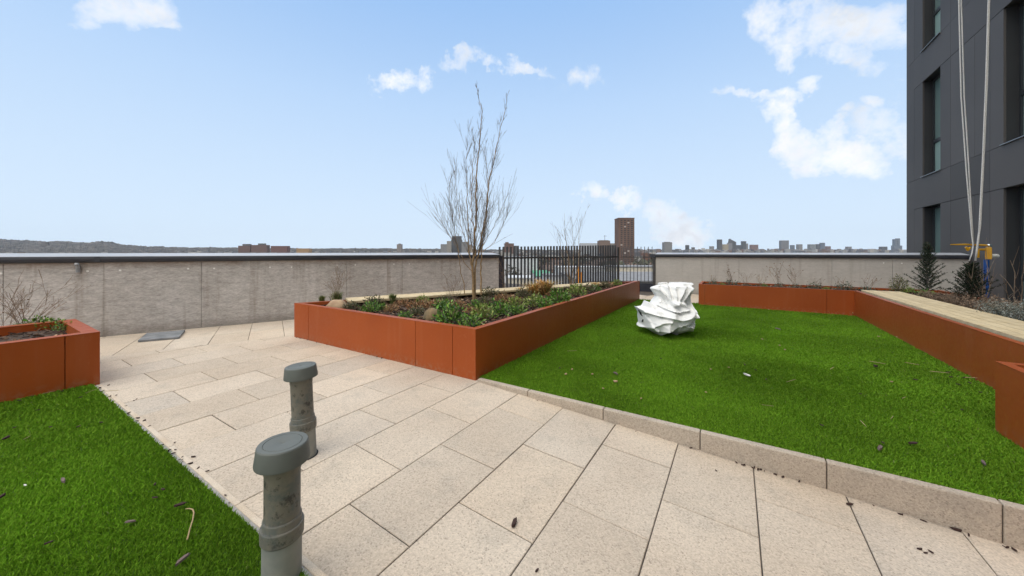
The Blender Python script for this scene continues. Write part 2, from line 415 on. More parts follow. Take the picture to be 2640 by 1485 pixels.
for j in range(-12, 30):
    s0 = -3.85+.4*j
    t0 = strip_c
    for (ta, tb) in ((0, .6), (.6, 1.2), (1.2, 1.34)):
        o = wdir; q0 = o*(s0+G)+wn_*(t0+ta+G); 
        q = [q0, o*(s0+.4-G)+wn_*(t0+ta+G), o*(s0+.4-G)+wn_*(t0+tb-G), o*(s0+G)+wn_*(t0+tb-G)]
        slab([(p.x, p.y) for p in q], lambda a, b: 0.0)
pv = bm.build('paving', M['paving']); pv['kind'] = 'structure'; pv['label'] = 'pale beige stone slabs laid in staggered rows over the terrace'
bm = MB()
def sheet(cells, dzz, th):
    for (a0, a1, b0, b1) in cells:
        q = [(a0, b0), (a0, b1), (a1, b1), (a1, b0)]
        t = [AB(a, b, (-SLOPE*max(b-BC, 0) if a1 <= AK+.011 else 0)+dzz) for a, b in q]
        bm.hexa([p-Vector((0, 0, th)) for p in t], t)
sheet([(-6, AK+.01, -12, BC), (-6, AK+.01, BC, 3.95)], -.006, .05)
sheet([(AK+.01, 11, -12, 3.95)], -.008, .33)
g0 = bm.build('terrace_bed', M['grout']); g0['kind'] = 'structure'
# building mass that carries the terrace
bm = MB()
pw0 = WL-wdir*12+wn_*.30; pw1 = CORNER+wn_*.3+d1*.2
q = [AB(-7, 3.9), AB(11.05, 3.9), pw1, pw0]
bm.prism([(p.x, p.y) for p in q], -25, -.42)
pd = bm.build('podium', M['podium']); tag(pd, 'tall plain block of floors that carries the roof terrace', 'building')

# kerb at the right lawn: raised stone edging in 0.9 m lengths
kb = thing('kerb', 'raised beige stone kerb that grows taller along the right lawn', 'kerb', AB(AK, -1.9))
ks = [-1.93, -1.42, -.80, -.185, .415, 1.01, 1.40]
for i in range(len(ks)-1):
    b0, b1 = ks[i]+.002, ks[i+1]-.002
    mm = MB(); gsh = random.gauss(.86, .03)
    t = [AB(AK, b0, .018), AB(AK, b1, .018), AB(AK+.05, b1, .018), AB(AK+.05, b0, .018)]
    bt = [AB(AK, b0, -.05-SLOPE*max(b0-BC, 0)), AB(AK, b1, -.05-SLOPE*max(b1-BC, 0)), AB(AK+.05, b1, -.3), AB(AK+.05, b0, -.3)]
    mm.hexa(bt, t, (gsh, gsh, gsh)); mm.build('kerb_stone', M['paving'], kb, bevel=.006)
M['edge'] = mat('edging', (.52, .42, .31), (.60, .52, .42), 6, .85, fine=(300, .8, 1.15))
M['haunch'] = mat('concrete_haunch', (.40, .38, .36), (.30, .28, .26), 25, .9, bump=.4, bscale=90)
eg = thing('lawn_edging', 'thin pale stone edging strip beside the left lawn', 'edging', AB(.70, -3))
for i in range(6):
    b0 = -4.6+.9*i; mm = MB(); mm.abox(.690, .716, b0+.002, b0+.898, -.05, .004); mm.build('edging_stone', M['edge'], eg, bevel=.003)
mm = MB(); 
for i in range(90):
    b0 = -4.62+.06*i; w = .014+random.random()*.010; mm.abox(.689-w, .6895, b0, b0+.06, -.04, .001+random.random()*.001)
mm.build('mortar', M['haunch'], eg)

# ------------------------------------------------------------------ lawns
LZ = .012
def in_poly(x, y, poly):
    ins = np.zeros(len(x), bool); n = len(poly); j = n-1
    for i in range(n):
        xi, yi = poly[i]; xj, yj = poly[j]
        c = ((yi > y) != (yj > y)) & (x < (xj-xi)*(y-yi)/(yj-yi+1e-12)+xi); ins ^= c; j = i
    return ins
def lawn(name, poly_ab, label, zones):
    mm = MB(); mm.prism([tuple(AB(a, b).xy) for a, b in poly_ab], -.0035, LZ-.004)
    base = mm.build('lawn', M['turfbase']); base['kind'] = 'structure'; base['label'] = 'green backing of the '+label
    A0 = min(p[0] for p in poly_ab); A1 = max(p[0] for p in poly_ab); B0 = min(p[1] for p in poly_ab); B1 = max(p[1] for p in poly_ab)
    VV = []; CC = []
    n = int((A1-A0)*(B1-B0)*100000)
    a = rng.uniform(A0, A1, n); b = rng.uniform(B0, B1, n)
    x = a*d1.x+b*d2.x; y = a*d1.y+b*d2.y
    dist = np.sqrt(x*x+y*y); keep = in_poly(a, b, poly_ab) & (rng.random(n) < np.clip((1.75/dist)**1.7, .06, 1))
    keep &= (y > .9)
    x, y, dist, a, b = x[keep], y[keep], dist[keep], a[keep], b[keep]; n = len(x)
    # nap: pile leans in slowly varying directions
    ph = np.sin(x*1.9+1.3*np.sin(y*1.1))*1.2+np.sin(y*2.7+x)*.9+np.sin(x*9+y*5)*.5
    ang = ph+rng.normal(0, 1.7, n); lean = rng.uniform(.15, .85, n)
    h = rng.uniform(.008, .017, n)*(1+.5*np.clip(dist/4, 0, 1)); w = rng.uniform(.0009, .0017, n)*np.clip(dist/1.5, 1, 3)
    wa = rng.uniform(0, 2*np.pi, n)
    ox = np.cos(ang)*lean*h; oy = np.sin(ang)*lean*h
    cx = np.cos(wa)*w; cy = np.sin(wa)*w; z0 = LZ-.005
    v = np.zeros((n, 5, 3))
    v[:, 0] = np.stack([x-cx, y-cy, np.full(n, z0)], 1); v[:, 1] = np.stack([x+cx, y+cy, np.full(n, z0)], 1)
    v[:, 2] = np.stack([x+cx*.8+ox*.45, y+cy*.8+oy*.45, z0+h*.62], 1); v[:, 3] = np.stack([x-cx*.8+ox*.45, y-cy*.8+oy*.45, z0+h*.62], 1)
    v[:, 4] = np.stack([x+ox*1.1, y+oy*1.1, z0+h*.95], 1)
    me = bpy.data.meshes.new('grass'); me.vertices.add(n*5); me.vertices.foreach_set('co', v.ravel())
    base_i = (np.arange(n)*5)[:, None]
    lv = (base_i+np.array([[0, 1, 2, 3, 3, 2, 4]])).ravel()
    me.loops.add(n*7); me.loops.foreach_set('vertex_index', lv.astype(np.int32))
    me.polygons.add(n*2)
    st = (np.arange(n)*7)[:, None]+np.array([[0, 4]]); me.polygons.foreach_set('loop_start', st.ravel().astype(np.int32))
    me.update(calc_edges=True); me.validate()
    hue = rng.random(n); br = (1+rng.normal(0, .24, n)*np.clip(1.6/dist, .45, 1.1)).clip(.4, 1.6)
    c = np.stack([(.105+.065*hue)*br, (.245+.06*hue)*br, (.010+.012*hue)*br, np.ones(n)], 1)
    dry = rng.random(n) < .006; c[dry, :3] = np.array([.19, .24, .07])
    ca = me.color_attributes.new('Col', 'FLOAT_COLOR', 'CORNER')
    ca.data.foreach_set('color', np.repeat(c, 7, axis=0).astype(np.float32).ravel())
    me.materials.append(M['turf'])
    o = bpy.data.objects.new('grass', me); COL.objects.link(o); tag(o, label, 'grass', None, 'stuff')
lawn('r', [(AK+.045, -1.945), (AK+.045, 1.40), (3.52, 1.40), (3.52, 1.80), (8.55, 1.80), (8.62, -.66), (8.82, -.66), (8.82, -1.945)], 'short artificial grass of the wide right lawn', 0)
lawn('l', [(-1.5, -4.64), (-1.5, .2), (.668, .2), (.668, -4.64)], 'short artificial grass of the left lawn behind the vent pipes', 0)

# ------------------------------------------------------------------ planters
PZ = .4545; RW = .065
def offset_poly(poly, d):    # inward offset of a counter-clockwise polygon
    n = len(poly); o = []
    for i in range(n):
        p0, p1, p2 = [Vector(poly[k % n]) for k in (i-1, i, i+1)]
        e0 = (p1-p0).normalized(); e1 = (p2-p1).normalized()
        n0 = Vector((-e0.y, e0.x)); n1 = Vector((-e1.y, e1.x))
        bis = (n0+n1); o.append(p1+bis*(d/(bis.dot(n0))))
    return [tuple(p) for p in o]
def planter(label, poly, joints, rim=RW):
    """poly: world xy; joints: world points where a panel joint stands"""
    if sum(poly[i][0]*poly[(i+1) % len(poly)][1]-poly[(i+1) % len(poly)][0]*poly[i][1] for i in range(len(poly))) < 0: poly = poly[::-1]
    c = Vector((sum(p[0] for p in poly)/len(poly), sum(p[1] for p in poly)/len(poly), 0))
    t = thing('planter', label, 'planter', c)
    inn = offset_poly(poly, rim); body = MB(); zb = -.30
    n = len(poly)
    for i in range(n):
        p, q = Vector(poly[i]), Vector(poly[(i+1) % n]); e = (q-p); L_ = e.length; e = e/L_
        nr = Vector((e.y, -e.x))                   # outward
        js_ = []
        for J_ in joints:
            w_ = Vector((J_.x, J_.y))-p; x_ = w_.dot(e)
            if abs(w_.dot(nr)) < .04 and .02 < x_ < L_-.02: js_.append(x_)
        cuts = [0]+sorted(js_)+[L_]
        for k in range(len(cuts)-1):
            g0_ = .0 if k == 0 else .003; g1_ = .0 if k == len(cuts)-2 else .003
            a = p+e*(cuts[k]+g0_); b = p+e*(cuts[k+1]-g1_)
            ai = a-nr*.012; bi = b-nr*.012
            if k == 0: ai += e*.012
            if k == len(cuts)-2: bi -= e*.012
            body.hexa([(a.x, a.y, zb), (b.x, b.y, zb), (bi.x, bi.y, zb), (ai.x, ai.y, zb)],
                      [(a.x, a.y, PZ-.004), (b.x, b.y, PZ-.004), (bi.x, bi.y, PZ-.004), (ai.x, ai.y, PZ-.004)])
    body.build('side_panel', M['red'], t)
    bk = MB(); core = offset_poly(poly, .0135)       # dark backing inside the panel joints
    for i in range(n):
        a, b = core[i], core[(i+1) % n]; ai, bi = inn[i], inn[(i+1) % n]
        bk.hexa([(a[0], a[1], zb), (b[0], b[1], zb), (bi[0], bi[1], zb), (ai[0], ai[1], zb)],
                [(a[0], a[1], PZ-.006), (b[0], b[1], PZ-.006), (bi[0], bi[1], PZ-.006), (ai[0], ai[1], PZ-.006)])
    bk.build('inner_frame', M['red'], t)
    rm = MB(); outr = offset_poly(poly, -.0015)
    inn2 = offset_poly(poly, rim+.002)
    for i in range(n):
        a, b = outr[i], outr[(i+1) % n]; ai, bi = inn2[i], inn2[(i+1) % n]
        rm.hexa([(a[0], a[1], PZ-.0035), (b[0], b[1], PZ-.0035), (bi[0], bi[1], PZ-.0035), (ai[0], ai[1], PZ-.0035)],
                [(a[0], a[1], PZ), (b[0], b[1], PZ), (bi[0], bi[1], PZ), (ai[0], ai[1], PZ)])
    rm.build('rim', M['red'], t)
    return t, inn2   # inn2 is counter-clockwise
def soil(t, poly, z, nchip, skip=None):
    xs = [p[0] for p in poly]; ys = [p[1] for p in poly]
    s = MB(); st = .05
    nx = int((max(xs)-min(xs))/st)+1; ny = int((max(ys)-min(ys))/st)+1
    X0, Y0 = min(xs), min(ys)
    gx, gy = np.meshgrid(X0+np.arange(nx+1)*st, Y0+np.arange(ny+1)*st)
    # grid clipped to the bed: cells whose centre is inside, vertices pulled to the outline by clipping
    hh = {}
    def H(x, y):
        return z+.018*mnoise.noise(Vector((x*3, y*3, 0)))+.012*mnoise.noise(Vector((x*11, y*11, 2)))
    P2 = np.array(poly)
    ccx = (gx[:-1, :-1]+st/2).ravel(); ccy = (gy[:-1, :-1]+st/2).ravel()
    big = offset_poly(poly, -.02)
    ins = in_poly(ccx, ccy, big)
    for x, y, k in zip(ccx, ccy, ins):
        if not k: continue
        x0, x1, y0, y1 = x-st/2, x+st/2, y-st/2, y+st/2
        s.face([(x0, y0, H(x0, y0)), (x1, y0, H(x1, y0)), (x1, y1, H(x1, y1)), (x0, y1, H(x0, y1))])
    so_ = s.build('soil', M['soil'], t, smooth=True)
    ch = MB(); sm = offset_poly(poly, .02); k = 0
    while k < nchip:
        x = random.uniform(min(xs), max(xs)); y = random.uniform(min(ys), max(ys))
        if not in_poly(np.array([x]), np.array([y]), sm)[0]: continue
        k += 1
        l = random.uniform(.02, .065); w = random.uniform(.008, .022); th = .005
        an = random.uniform(0, 6.28); ti = random.uniform(-.5, .5)
        ex = Vector((math.cos(an), math.sin(an), ti)); ey = Vector((-math.sin(an), math.cos(an), random.uniform(-.4, .4)))
        c = Vector((x, y, H(x, y)+.008)); up = Vector((0, 0, th))
        r_ = random.random()
        col = (.028, .017, .012) if r_ < .48 else ((.10, .06, .038) if r_ < .82 else ((.24, .15, .09) if r_ < .94 else (.48, .35, .23)))
        q = [c-ex*l/2-ey*w/2, c+ex*l/2-ey*w*.2, c+ex*l*.45+ey*w/2, c-ex*l*.4+ey*w*.4]
        ch.hexa(q, [p+up for p in q], col)
    o = ch.build('bark_mulch', M['chip'], t); o['kind'] = 'stuff'

C = AB(2.50, -1.95); Dp = AB(8.88, -1.95)
Al = AB(2.50, -5.03)          # left end of the front face
central, cin = planter('big triangular terracotta planter between the paving and the right lawn', [tuple(Al.xy), tuple(C.xy), tuple(Dp.xy)],
                  [AB(2.5, -4.68), AB(2.5, -2.708), AB(2.5, -2.22)])
soil(central, cin, .405, 5200)
# left planter
pl = [AB(.71, -4.64), AB(.71, -5.75), AB(-3.0, -5.75), AB(-3.0, -4.64)]
pl3, lin = planter('terracotta planter cut off by the left edge above the left lawn', [tuple(p.xy) for p in pl][::-1], [AB(.521, -4.64), AB(-.9, -4.64)], .09)
soil(pl3, lin, .375, 900)
pr = [(8.62, -.665), (8.60, 1.80), (3.52, 1.80), (3.52, 1.39), (-1.0, 1.39), (-1.0, 3.13), (9.52, 3.13), (9.52, -.665)]
prw = [tuple(AB(a, b).xy) for a, b in pr]
right, rin = planter('long L shaped terracotta planter with a timber bench, right of the lawn', prw[::-1],
                 [AB(8.61, -.548), AB(8.61, 1.424), AB(1.9, 1.39)], .05)
right_in = rin
soil(right, rin, .41, 4200)

# timber benches
def bench(label, o, ex, ey, L_, Wd, z, nsl, parentloc):
    t = thing('bench', label, 'bench', parentloc)
    bdy = MB(); w = Wd/nsl
    for i in range(nsl):
        g_ = random.gauss(1, .05); cc = (g_, g_*random.uniform(.98, 1.02), g_*random.uniform(.95, 1.03))
        nseg = max(1, int(L_/1.9)); cut = [0]+sorted((k+random.uniform(-.2, .2))*L_/nseg for k in range(1, nseg))+[L_]
        for k in range(len(cut)-1):
            a = o+ey*(w*i+.003)+ex*(cut[k]+.001); b = a+ex*(cut[k+1]-cut[k]-.002)
            c = b+ey*(w-.006); d = a+ey*(w-.006)
            g2 = g_*random.gauss(1, .03)
            bdy.hexa([Vector((p.x, p.y, z-.03)) for p in (a, b, c, d)], [Vector((p.x, p.y, z)) for p in (a, b, c, d)], (g2, g2*.99, g2*.97))
    bdy.build('seat', M['timber'], t, bevel=.0)
    for k in range(int(L_/.6)+1):
        fr = MB(); s_ = min(k*.6+.02, L_-.05); a = o+ex*s_; b = a+ex*.04; c = b+ey*Wd; d = a+ey*Wd
        fr.hexa([Vector((p.x, p.y, z-.09)) for p in (a, b, c, d)], [Vector((p.x, p.y, z-.032)) for p in (a, b, c, d)]); fr.build('bearer', M['iron'], t)
    return t
# bench along the back of the central planter, flush with the planter's rear edge
hyp = (Vector((Dp.x, Dp.y, 0))-Vector((Al.x, Al.y, 0))); hl = hyp.length; hd = hyp/hl; hn = Vector((hd.y, -hd.x, 0))  # towards the lawn side
b0 = Vector((Al.x, Al.y, 0))+hd*.62
bench('pale timber bench top along the rear edge of the central planter', b0+hn*.02, hd, hn, 4.95, .42, .485, 4, b0)
bench('pale timber bench top on the right planter beside the lawn', AB(8.56, 1.875), -d1, d2, 8.3, .48, .475, 5, AB(6, 2.1))

# ------------------------------------------------------------------ parapet walls
def par_wall(label, p0, p1, n, joints, wmat, plugs, name='parapet_wall'):
    """p0->p1 inner face foot line, n = unit vector pointing outwards (away from the terrace)"""
    e = (p1-p0); L_ = e.length; e = e/L_
    t = thing(name, label, 'wall', p0)
    body = MB(); cuts = [0]+[j for j in joints if 0 < j < L_]+[L_]
    for k in range(len(cuts)-1):
        a = p0+e*(cuts[k]+.002); b = p0+e*(cuts[k+1]-.002)
        dn = n*(random.uniform(-.002, .002))
        q = [a+dn, b+dn, b+n*.03, a+n*.03]
        body.hexa([Vector((p.x, p.y, -.3)) for p in q], [Vector((p.x, p.y, 1.03)) for p in q]) if e.cross(n).z > 0 else body.hexa([Vector((p.x, p.y, -.3)) for p in q[::-1]], [Vector((p.x, p.y, 1.03)) for p in q[::-1]])
    body.build('facing_boards', wmat, t)
    cr = MB(); q = [p0+n*.031, p1+n*.031, p1+n*.29, p0+n*.29]
    if e.cross(n).z < 0: q = q[::-1]
    cr.prism([(p.x, p.y) for p in q], -.4, 1.03); cr.build('core', M['podium'], t)
    # coping: dark fascia with rounded nose and pale sloping top
    prof = [(-.035, 1.005), (-.05, 1.02), (-.055, 1.05), (-.05, 1.078)]
    fa = MB(); i0 = 0
    pts = prof+[(.30, 1.078), (.30, 1.00), (-.02, 1.00)]
    vs = []
    for s_ in (0, 1):
        for (d, z) in pts:
            p = (p1 if s_ else p0)+n*d; vs.append((p.x, p.y, z))
    m_ = len(pts); fs = [(i, (i+1) % m_, m_+(i+1) % m_, m_+i) for i in range(m_)]+[tuple(range(m_-1, -1, -1)), tuple(range(m_, 2*m_))]
    fa.add(vs, fs); 
    # lap seams in the membrane
    x = .9
    while x < L_:
        a = p0+e*x; b = p0+e*(x+.05)
        q = [(a-n*.0575), (b-n*.0575), (b+n*.01), (a+n*.01)]
        if e.cross(n).z < 0: q = q[::-1]
        fa.prism([(p.x, p.y) for p in q], 1.012, 1.080); x += 2.1+random.random()*.3
    fa.build('coping_fascia', M['coping'], t, smooth=False)
    tp = MB(); vs = []
    pts = [(-.047, 1.0785), (-.047, 1.084), (.29, 1.126), (.30, 1.0785)]
    for s_ in (0, 1):
        for (d, z) in pts:
            p = (p1 if s_ else p0)+n*d; vs.append((p.x, p.y, z))
    fs = [(i, (i+1) % 4, 4+(i+1) % 4, 4+i) for i in range(4)]+[(3, 2, 1, 0), (4, 5, 6, 7)]
    tp.add(vs, fs); tp.build('coping_top', M['copingtop'], t)
    for (s_, z) in plugs:
        c = p0+e*s_+Vector((0, 0, z)); pg = MB(); r_ = .013
        pg.tube([c+n*.01, c-n*.006], r_, 8); pg.build('fixing_plug', M['plug'], t)
    return t
def along(u, p0, e):    # distance along a wall line at which image column u meets it
    r = (u-1320)/F; # x = r y ; p0 + s e
    return (r*p0.y-p0.x)/(e.x-r*e.y)
W0 = WL-wdir*3.2
we = (CORNER-W0).normalized()
WE = W0+we*along(1286, W0, we)
js = [along(u, W0, we) for u in (0+8, 268, 519, 893, 1037)]; js = [js[0]-1.2]+js
plg = [(along(u, W0, we), EYE-(v-VH)/F*(W0+we*along(u, W0, we)).y) for (u, v) in ((3,705),(226,699),(310,697),(485,692.6),(552,692),(696,689),(751.7,688.8),(868.6,683.5),(916,683),(1015.5,681),(1055,680.5))]
par_wall('long weathered grey parapet wall with a dark coping on the left', W0, WE, wn_, js, M['wall1'], plg)
# little steel bracket hanging under the coping
sb = along(204, W0, we); pb = W0+we*sb
t = thing('bracket', 'small grey steel bracket hanging under the left coping', 'bracket', (pb.x, pb.y, .93))
mm = MB(); c = pb-wn_*.03
mm.tube([c+Vector((0, 0, .875)), c+Vector((0, 0, .96))], .022, 10); mm.build('sleeve', M['steel'], t, smooth='auto')
mm = MB(); mm.tube([c+Vector((0, 0, .96))-wn_*.035, c+Vector((0, 0, .98))-wn_*.035, c+Vector((0, 0, 1.0))-wn_*.035], [.022, .026, .018], 10); mm.build('bolt', M['steel'], t, smooth='auto')
G0 = CORNER; g_e = d2
GE = G0+g_e*along(1690, G0, g_e)
WR1 = G0+g_e*((AB(0, 3.93)-Vector((0, 0, 0))).dot(d2)-G0.dot(d2))
js = [along(u, GE, g_e) for u in (2145, 2301)]; 
plg = [(along(u, GE, g_e), EYE-(v-VH)/F*(GE+g_e*along(u, GE, g_e)).y) for (u, v) in ((2278, 678), (2325, 679))]
par_wall('pale cement parapet wall with dark coping behind the right planter', GE, WR1, d1, [along(1905, GE, g_e)]+js, M['wall2'], plg)

# ------------------------------------------------------------------ fence (two runs of upright blades)
fn = thing('railing', 'dark railing of upright flat blades between the two parapet walls', 'fence', CORNER)
def blade(p, dirn, z0, z1, dep=.05, th=.009):
    mm = MB(); s_ = Vector((-dirn.y, dirn.x, 0))*th/2; q = [p-s_-dirn*dep/2, p+s_-dirn*dep/2, p+s_+dirn*dep/2, p-s_+dirn*dep/2]
    q = [(v.x, v.y) for v in q]
    ar = sum(q[i][0]*q[(i+1) % 4][1]-q[(i+1) % 4][0]*q[i][1] for i in range(4))
    if ar < 0: q = q[::-1]
    mm.prism(q, z0, z1); return mm.build('blade', M['iron'], fn)
Lf = (CORNER-WE).length; nb = int(Lf/.106)
for i in range(nb):
    p = WE+we*(.06+i*(Lf-.08)/nb)+wn_*.06
    blade(p, wn_, .12, 1.265+.0072*i*.3, .065, .012)
for (z0, z1) in ((.13, .17), (.98, 1.02)):
    mm = MB(); a, b = WE+we*.0, CORNER; q = [a+wn_*.035, b+wn_*.035, b+wn_*.085, a+wn_*.085]; mm.prism([(p.x, p.y) for p in q], z0, z1); mm.build('rail', M['iron'], fn)
mm = MB(); q = [WE+we*.0+wn_*-.01, WE+we*.11+wn_*-.01, WE+we*.11+wn_*.10, WE+wn_*.10]; mm.prism([(p.x, p.y) for p in q], -.1, 1.06); mm.build('end_post', M['darkplate'], fn)
mm = MB(); q = [AB(*ab_of(CORNER))]; c = CORNER+wn_*.05
mm.prism([(c.x-.03, c.y-.03), (c.x+.03, c.y-.03), (c.x+.03, c.y+.03), (c.x-.03, c.y+.03)], -.1, 1.29); mm.build('corner_post', M['iron'], fn)
Lg = (GE-CORNER).length; nb = int(Lg/.093)
for i in range(1, nb):
    blade(CORNER+g_e*(i*Lg/nb)+d1*.05, d1, .24, 1.30)
for (z0, z1) in ((.24, .27), (.98, 1.01)):
    mm = MB(); q = [CORNER+g_e*.03+d1*.03, GE+d1*.03, GE+d1*.07, CORNER+g_e*.03+d1*.07]; mm.prism([(p.x, p.y) for p in q], z0, z1); mm.build('rail', M['iron'], fn)
mm = MB(); q = [CORNER+d1*.0, GE+d1*.0, GE+d1*.02, CORNER+d1*.02]; mm.prism([(p.x, p.y) for p in q], -.05, .235); mm.build('kick_plate', M['darkplate'], fn)
mm = MB(); q = [GE-g_e*.07-d1*.02, GE-g_e*.0-d1*.02, GE+d1*.09, GE-g_e*.07+d1*.09]; mm.prism([(p.x, p.y) for p in q], -.05, 1.0); mm.build('end_post', M['iron'], fn)
mm = MB(); q = [GE-g_e*.16-d1*.04, GE-g_e*.0-d1*.04, GE+d1*.10, GE-g_e*.16+d1*.10]; mm.prism([(p.x, p.y) for p in q], .985, 1.085); mm.build('coping_bracket', M['coping'], fn)

# slate cover slab against the wall
q = [P(355, 883, 0), P(462, 873.6, 0), P(477.6, 855.4, 0), P(378, 864, 0)]
mm = MB(); mm.prism([(p.x, p.y) for p in q], .001, .03)
t = mm.build('slate_slab', M['slate'], bevel=.006); tag(t, 'dark slate slab lying loose on the paving against the left wall', 'slab')

# ------------------------------------------------------------------ dark clad building on the right
BF = 3.95; FH = 3.12
def clad_mat():
    m = mat('dark_cladding', (.078, .071, .067), (.092, .084, .079), .7, .6, spec=.2, vcol=True, bump=.02, bscale=3)
    return m
M['clad'] = clad_mat()
M['clad_back'] = mat('cladding_joint', (.008, .008, .01), rough=.9)
M['reveal'] = mat('window_reveal', (.028, .028, .030), rough=.5)
M['wframe'] = mat('window_frame', (.03, .034, .038), rough=.4)
M['sill'] = mat('aluminium_sill', (.22, .24, .26), rough=.4, metal=.5)
def glass_mat(name, c, r=.08):
    m = mat(name, c, tuple(x*1.25 for x in c), .6, r, spec=.8)
    return m
M['glass'] = glass_mat('window_glass', (.14, .20, .18), .15); M['spandrel'] = glass_mat('green_back_painted_glass', (.24, .34, .30), .3)
bld = thing('apartment_building', 'dark grey panel clad apartment building rising at the right edge', 'building', AB(9, BF))
cl_ = MB()
def pane_panel(a0, a1, z0, z1, off=0.0):
    g = random.gauss(1, .06)
    cl_.abox(a0+.004, a1-.004, BF+off, BF+.03, z0+.004, z1-.004, (g, g, g*1.01))
levels = []
z = 2.25-FH
wins = [(12.02, 12.92), (7.95, 9.77), (5.0, 5.9), (1.0, 2.8)]
cols = [13.41, 12.92, 12.02, 11.56, 10.65, 10.16, 9.77, 7.95, 7.4, 6.5, 5.9, 5.0, 4.5, 3.6, 3.2, 2.8, 1.0, .5, -.6, -2.2]
bandc = [13.41, 11.56, 10.16, 8.2, 6.5, 4.5, 3.2, .5, -2.2]
NF = 7
pane_panel(13.41, 13.90, -.3, 3.0-.0)
for k in range(NF):
    zb = 3.0+FH*(k-1); zt = zb+FH-.75     # window zone zb..zt, band zt..zb+FH
    if zb < -.2: zb0 = -.3
    else: zb0 = zb
    for i in range(len(cols)-1):
        a1, a0 = cols[i], cols[i+1]
        if (a0, a1) in wins: continue
        pane_panel(a0, a1, zb0, zt)
    for i in range(len(bandc)-1): pane_panel(bandc[i+1], bandc[i], zt, zb+FH, -.0025)
    if k: pane_panel(13.41, 13.90, zb, zb+FH)
TOP = 3.0+FH*(NF-1)
# end face (faces away over the wall) clad too
for k in range(NF):
    for j in range(8):
        g = random.gauss(1, .03); cl_.abox(13.87, 13.905, BF+.034+j*1.4, BF+1.426+j*1.4, max(3.0+FH*(k-1), -25)+.004, 3.0+FH*k-.004, (g, g, g))
cl_.build('cladding', M['clad'], bld)
cr = MB()
cr.abox(-2.2, 13.86, BF+.25, 15, -25, TOP)
# wall slab behind the cladding, leaving the windows open
segs = []
ed = sorted(set([-2.2, 13.86]+[x for w in wins for x in w]))
for i in range(len(ed)-1):
    a0, a1 = ed[i], ed[i+1]
    if (a0, a1) in wins:
        for k in range(NF): cr.abox(a0, a1, BF+.0305, BF+.25, 3.0+FH*(k-1)+FH-.75+.004, 3.0+FH*k-.004)
    else: cr.abox(a0, a1, BF+.0305, BF+.25, -25, TOP)
cr.build('wall', M['reveal'], bld)
rf = MB(); rf.abox(-2.3, 13.98, BF-.06, 15.1, TOP, TOP+.5); rf.build('roof_parapet', M['clad'], bld)
for k in range(NF):
    for (a0, a1) in wins:
        zb = 3.0+FH*(k-1); zt = zb+FH-.75; zb = max(zb, -.27)
        w = thing('window', None, None); del_ = None
        w.parent = bld; w.location = AB((a0+a1)/2, BF+.17, (zb+zt)/2)-bld.location
        wf = MB(); bw = BF+.17; fw = .05
        for (x0, x1, z0, z1) in ((a0, a0+fw, zb, zt), (a1-fw, a1, zb, zt), (a0+fw, a1-fw, zb, zb+fw), (a0+fw, a1-fw, zt-fw, zt), (a0+fw, a1-fw, zb+.80, zb+.88)):
            wf.abox(x0, x1, bw, bw+.06, z0, z1)
        n_ = 1 if a1-a0 < 1.2 else 2
        if n_ == 2: wf.abox((a0+a1)/2-.04, (a0+a1)/2+.04, bw+.001, bw+.058, zb+fw, zt-fw)
        wf.build('frame', M['wframe'], w)
        gp = MB(); gp.abox(a0+fw, a1-fw, bw+.025, bw+.03, zb+.88, zt-fw); gp.build('pane', M['glass'], w)
        gp = MB(); gp.abox(a0+fw, a1-fw, bw+.025, bw+.03, zb+fw, zb+.80); gp.build('lower_pane', M['spandrel'], w)
        if zb > 0:
            sm_ = MB(); sm_.abox(a0-.03, a1+.03, BF-.035, bw-.001, zb-.001, zb+.012); sm_.build('sill', M['sill'], w)

# ------------------------------------------------------------------ vent pipes
def pvc_mat():
    m = bpy.data.materials.new('grey_pvc'); m.use_nodes = True; t = m.node_tree; b = t.nodes['Principled BSDF']
    g = nn(t, 'ShaderNodeTexCoord').outputs['Object']
    def noise(sc, det=5, ro=.6, vec=g):
        n = nn(t, 'ShaderNodeTexNoise'); n.inputs['Scale'].default_value = sc; n.inputs['Detail'].default_value = det; n.inputs['Roughness'].default_value = ro
        t.links.new(vec, n.inputs['Vector']); return n.outputs['Fac']
    vc = nn(t, 'ShaderNodeVertexColor'); vc.layer_name = 'Col'
    col = mixc(t, maprange(t, noise(4), .35, .65), (.105, .114, .104, 1), (.135, .145, .132, 1))
    sp = nn(t, 'ShaderNodeSeparateColor'); t.links.new(vc.outputs['Color'], sp.inputs[0])
    dirt = maprange(t, noise(13, 7, .7), .40, .54); dirt = math_(t, 'MULTIPLY', dirt, sp.outputs[0])
    col = mixc(t, math_(t, 'MULTIPLY', dirt, .75), col, (.20, .175, .135, 1))
    d2_ = math_(t, 'MULTIPLY', maprange(t, noise(19, 6, .75), .54, .62), sp.outputs[0])
    col = mixc(t, math_(t, 'MULTIPLY', d2_, .8), col, (.035, .035, .032, 1))
    wh = math_(t, 'MULTIPLY', maprange(t, noise(48, 3, .6), .73, .78), sp.outputs[0])
    col = mixc(t, wh, col, (.45, .45, .42, 1))
    t.links.new(col, b.inputs['Base Color']); b.inputs['Roughness'].default_value = .55; b.inputs['Specular IOR Level'].default_value = .35
    return m
M['pvc'] = pvc_mat()
M['pvc_low'] = mat('dusty_grey_pipe', (.20, .21, .19), (.30, .29, .25), 9, .7, coord='obj')
M['rubber'] = mat('black_gap', (.012, .012, .012), rough=.8)
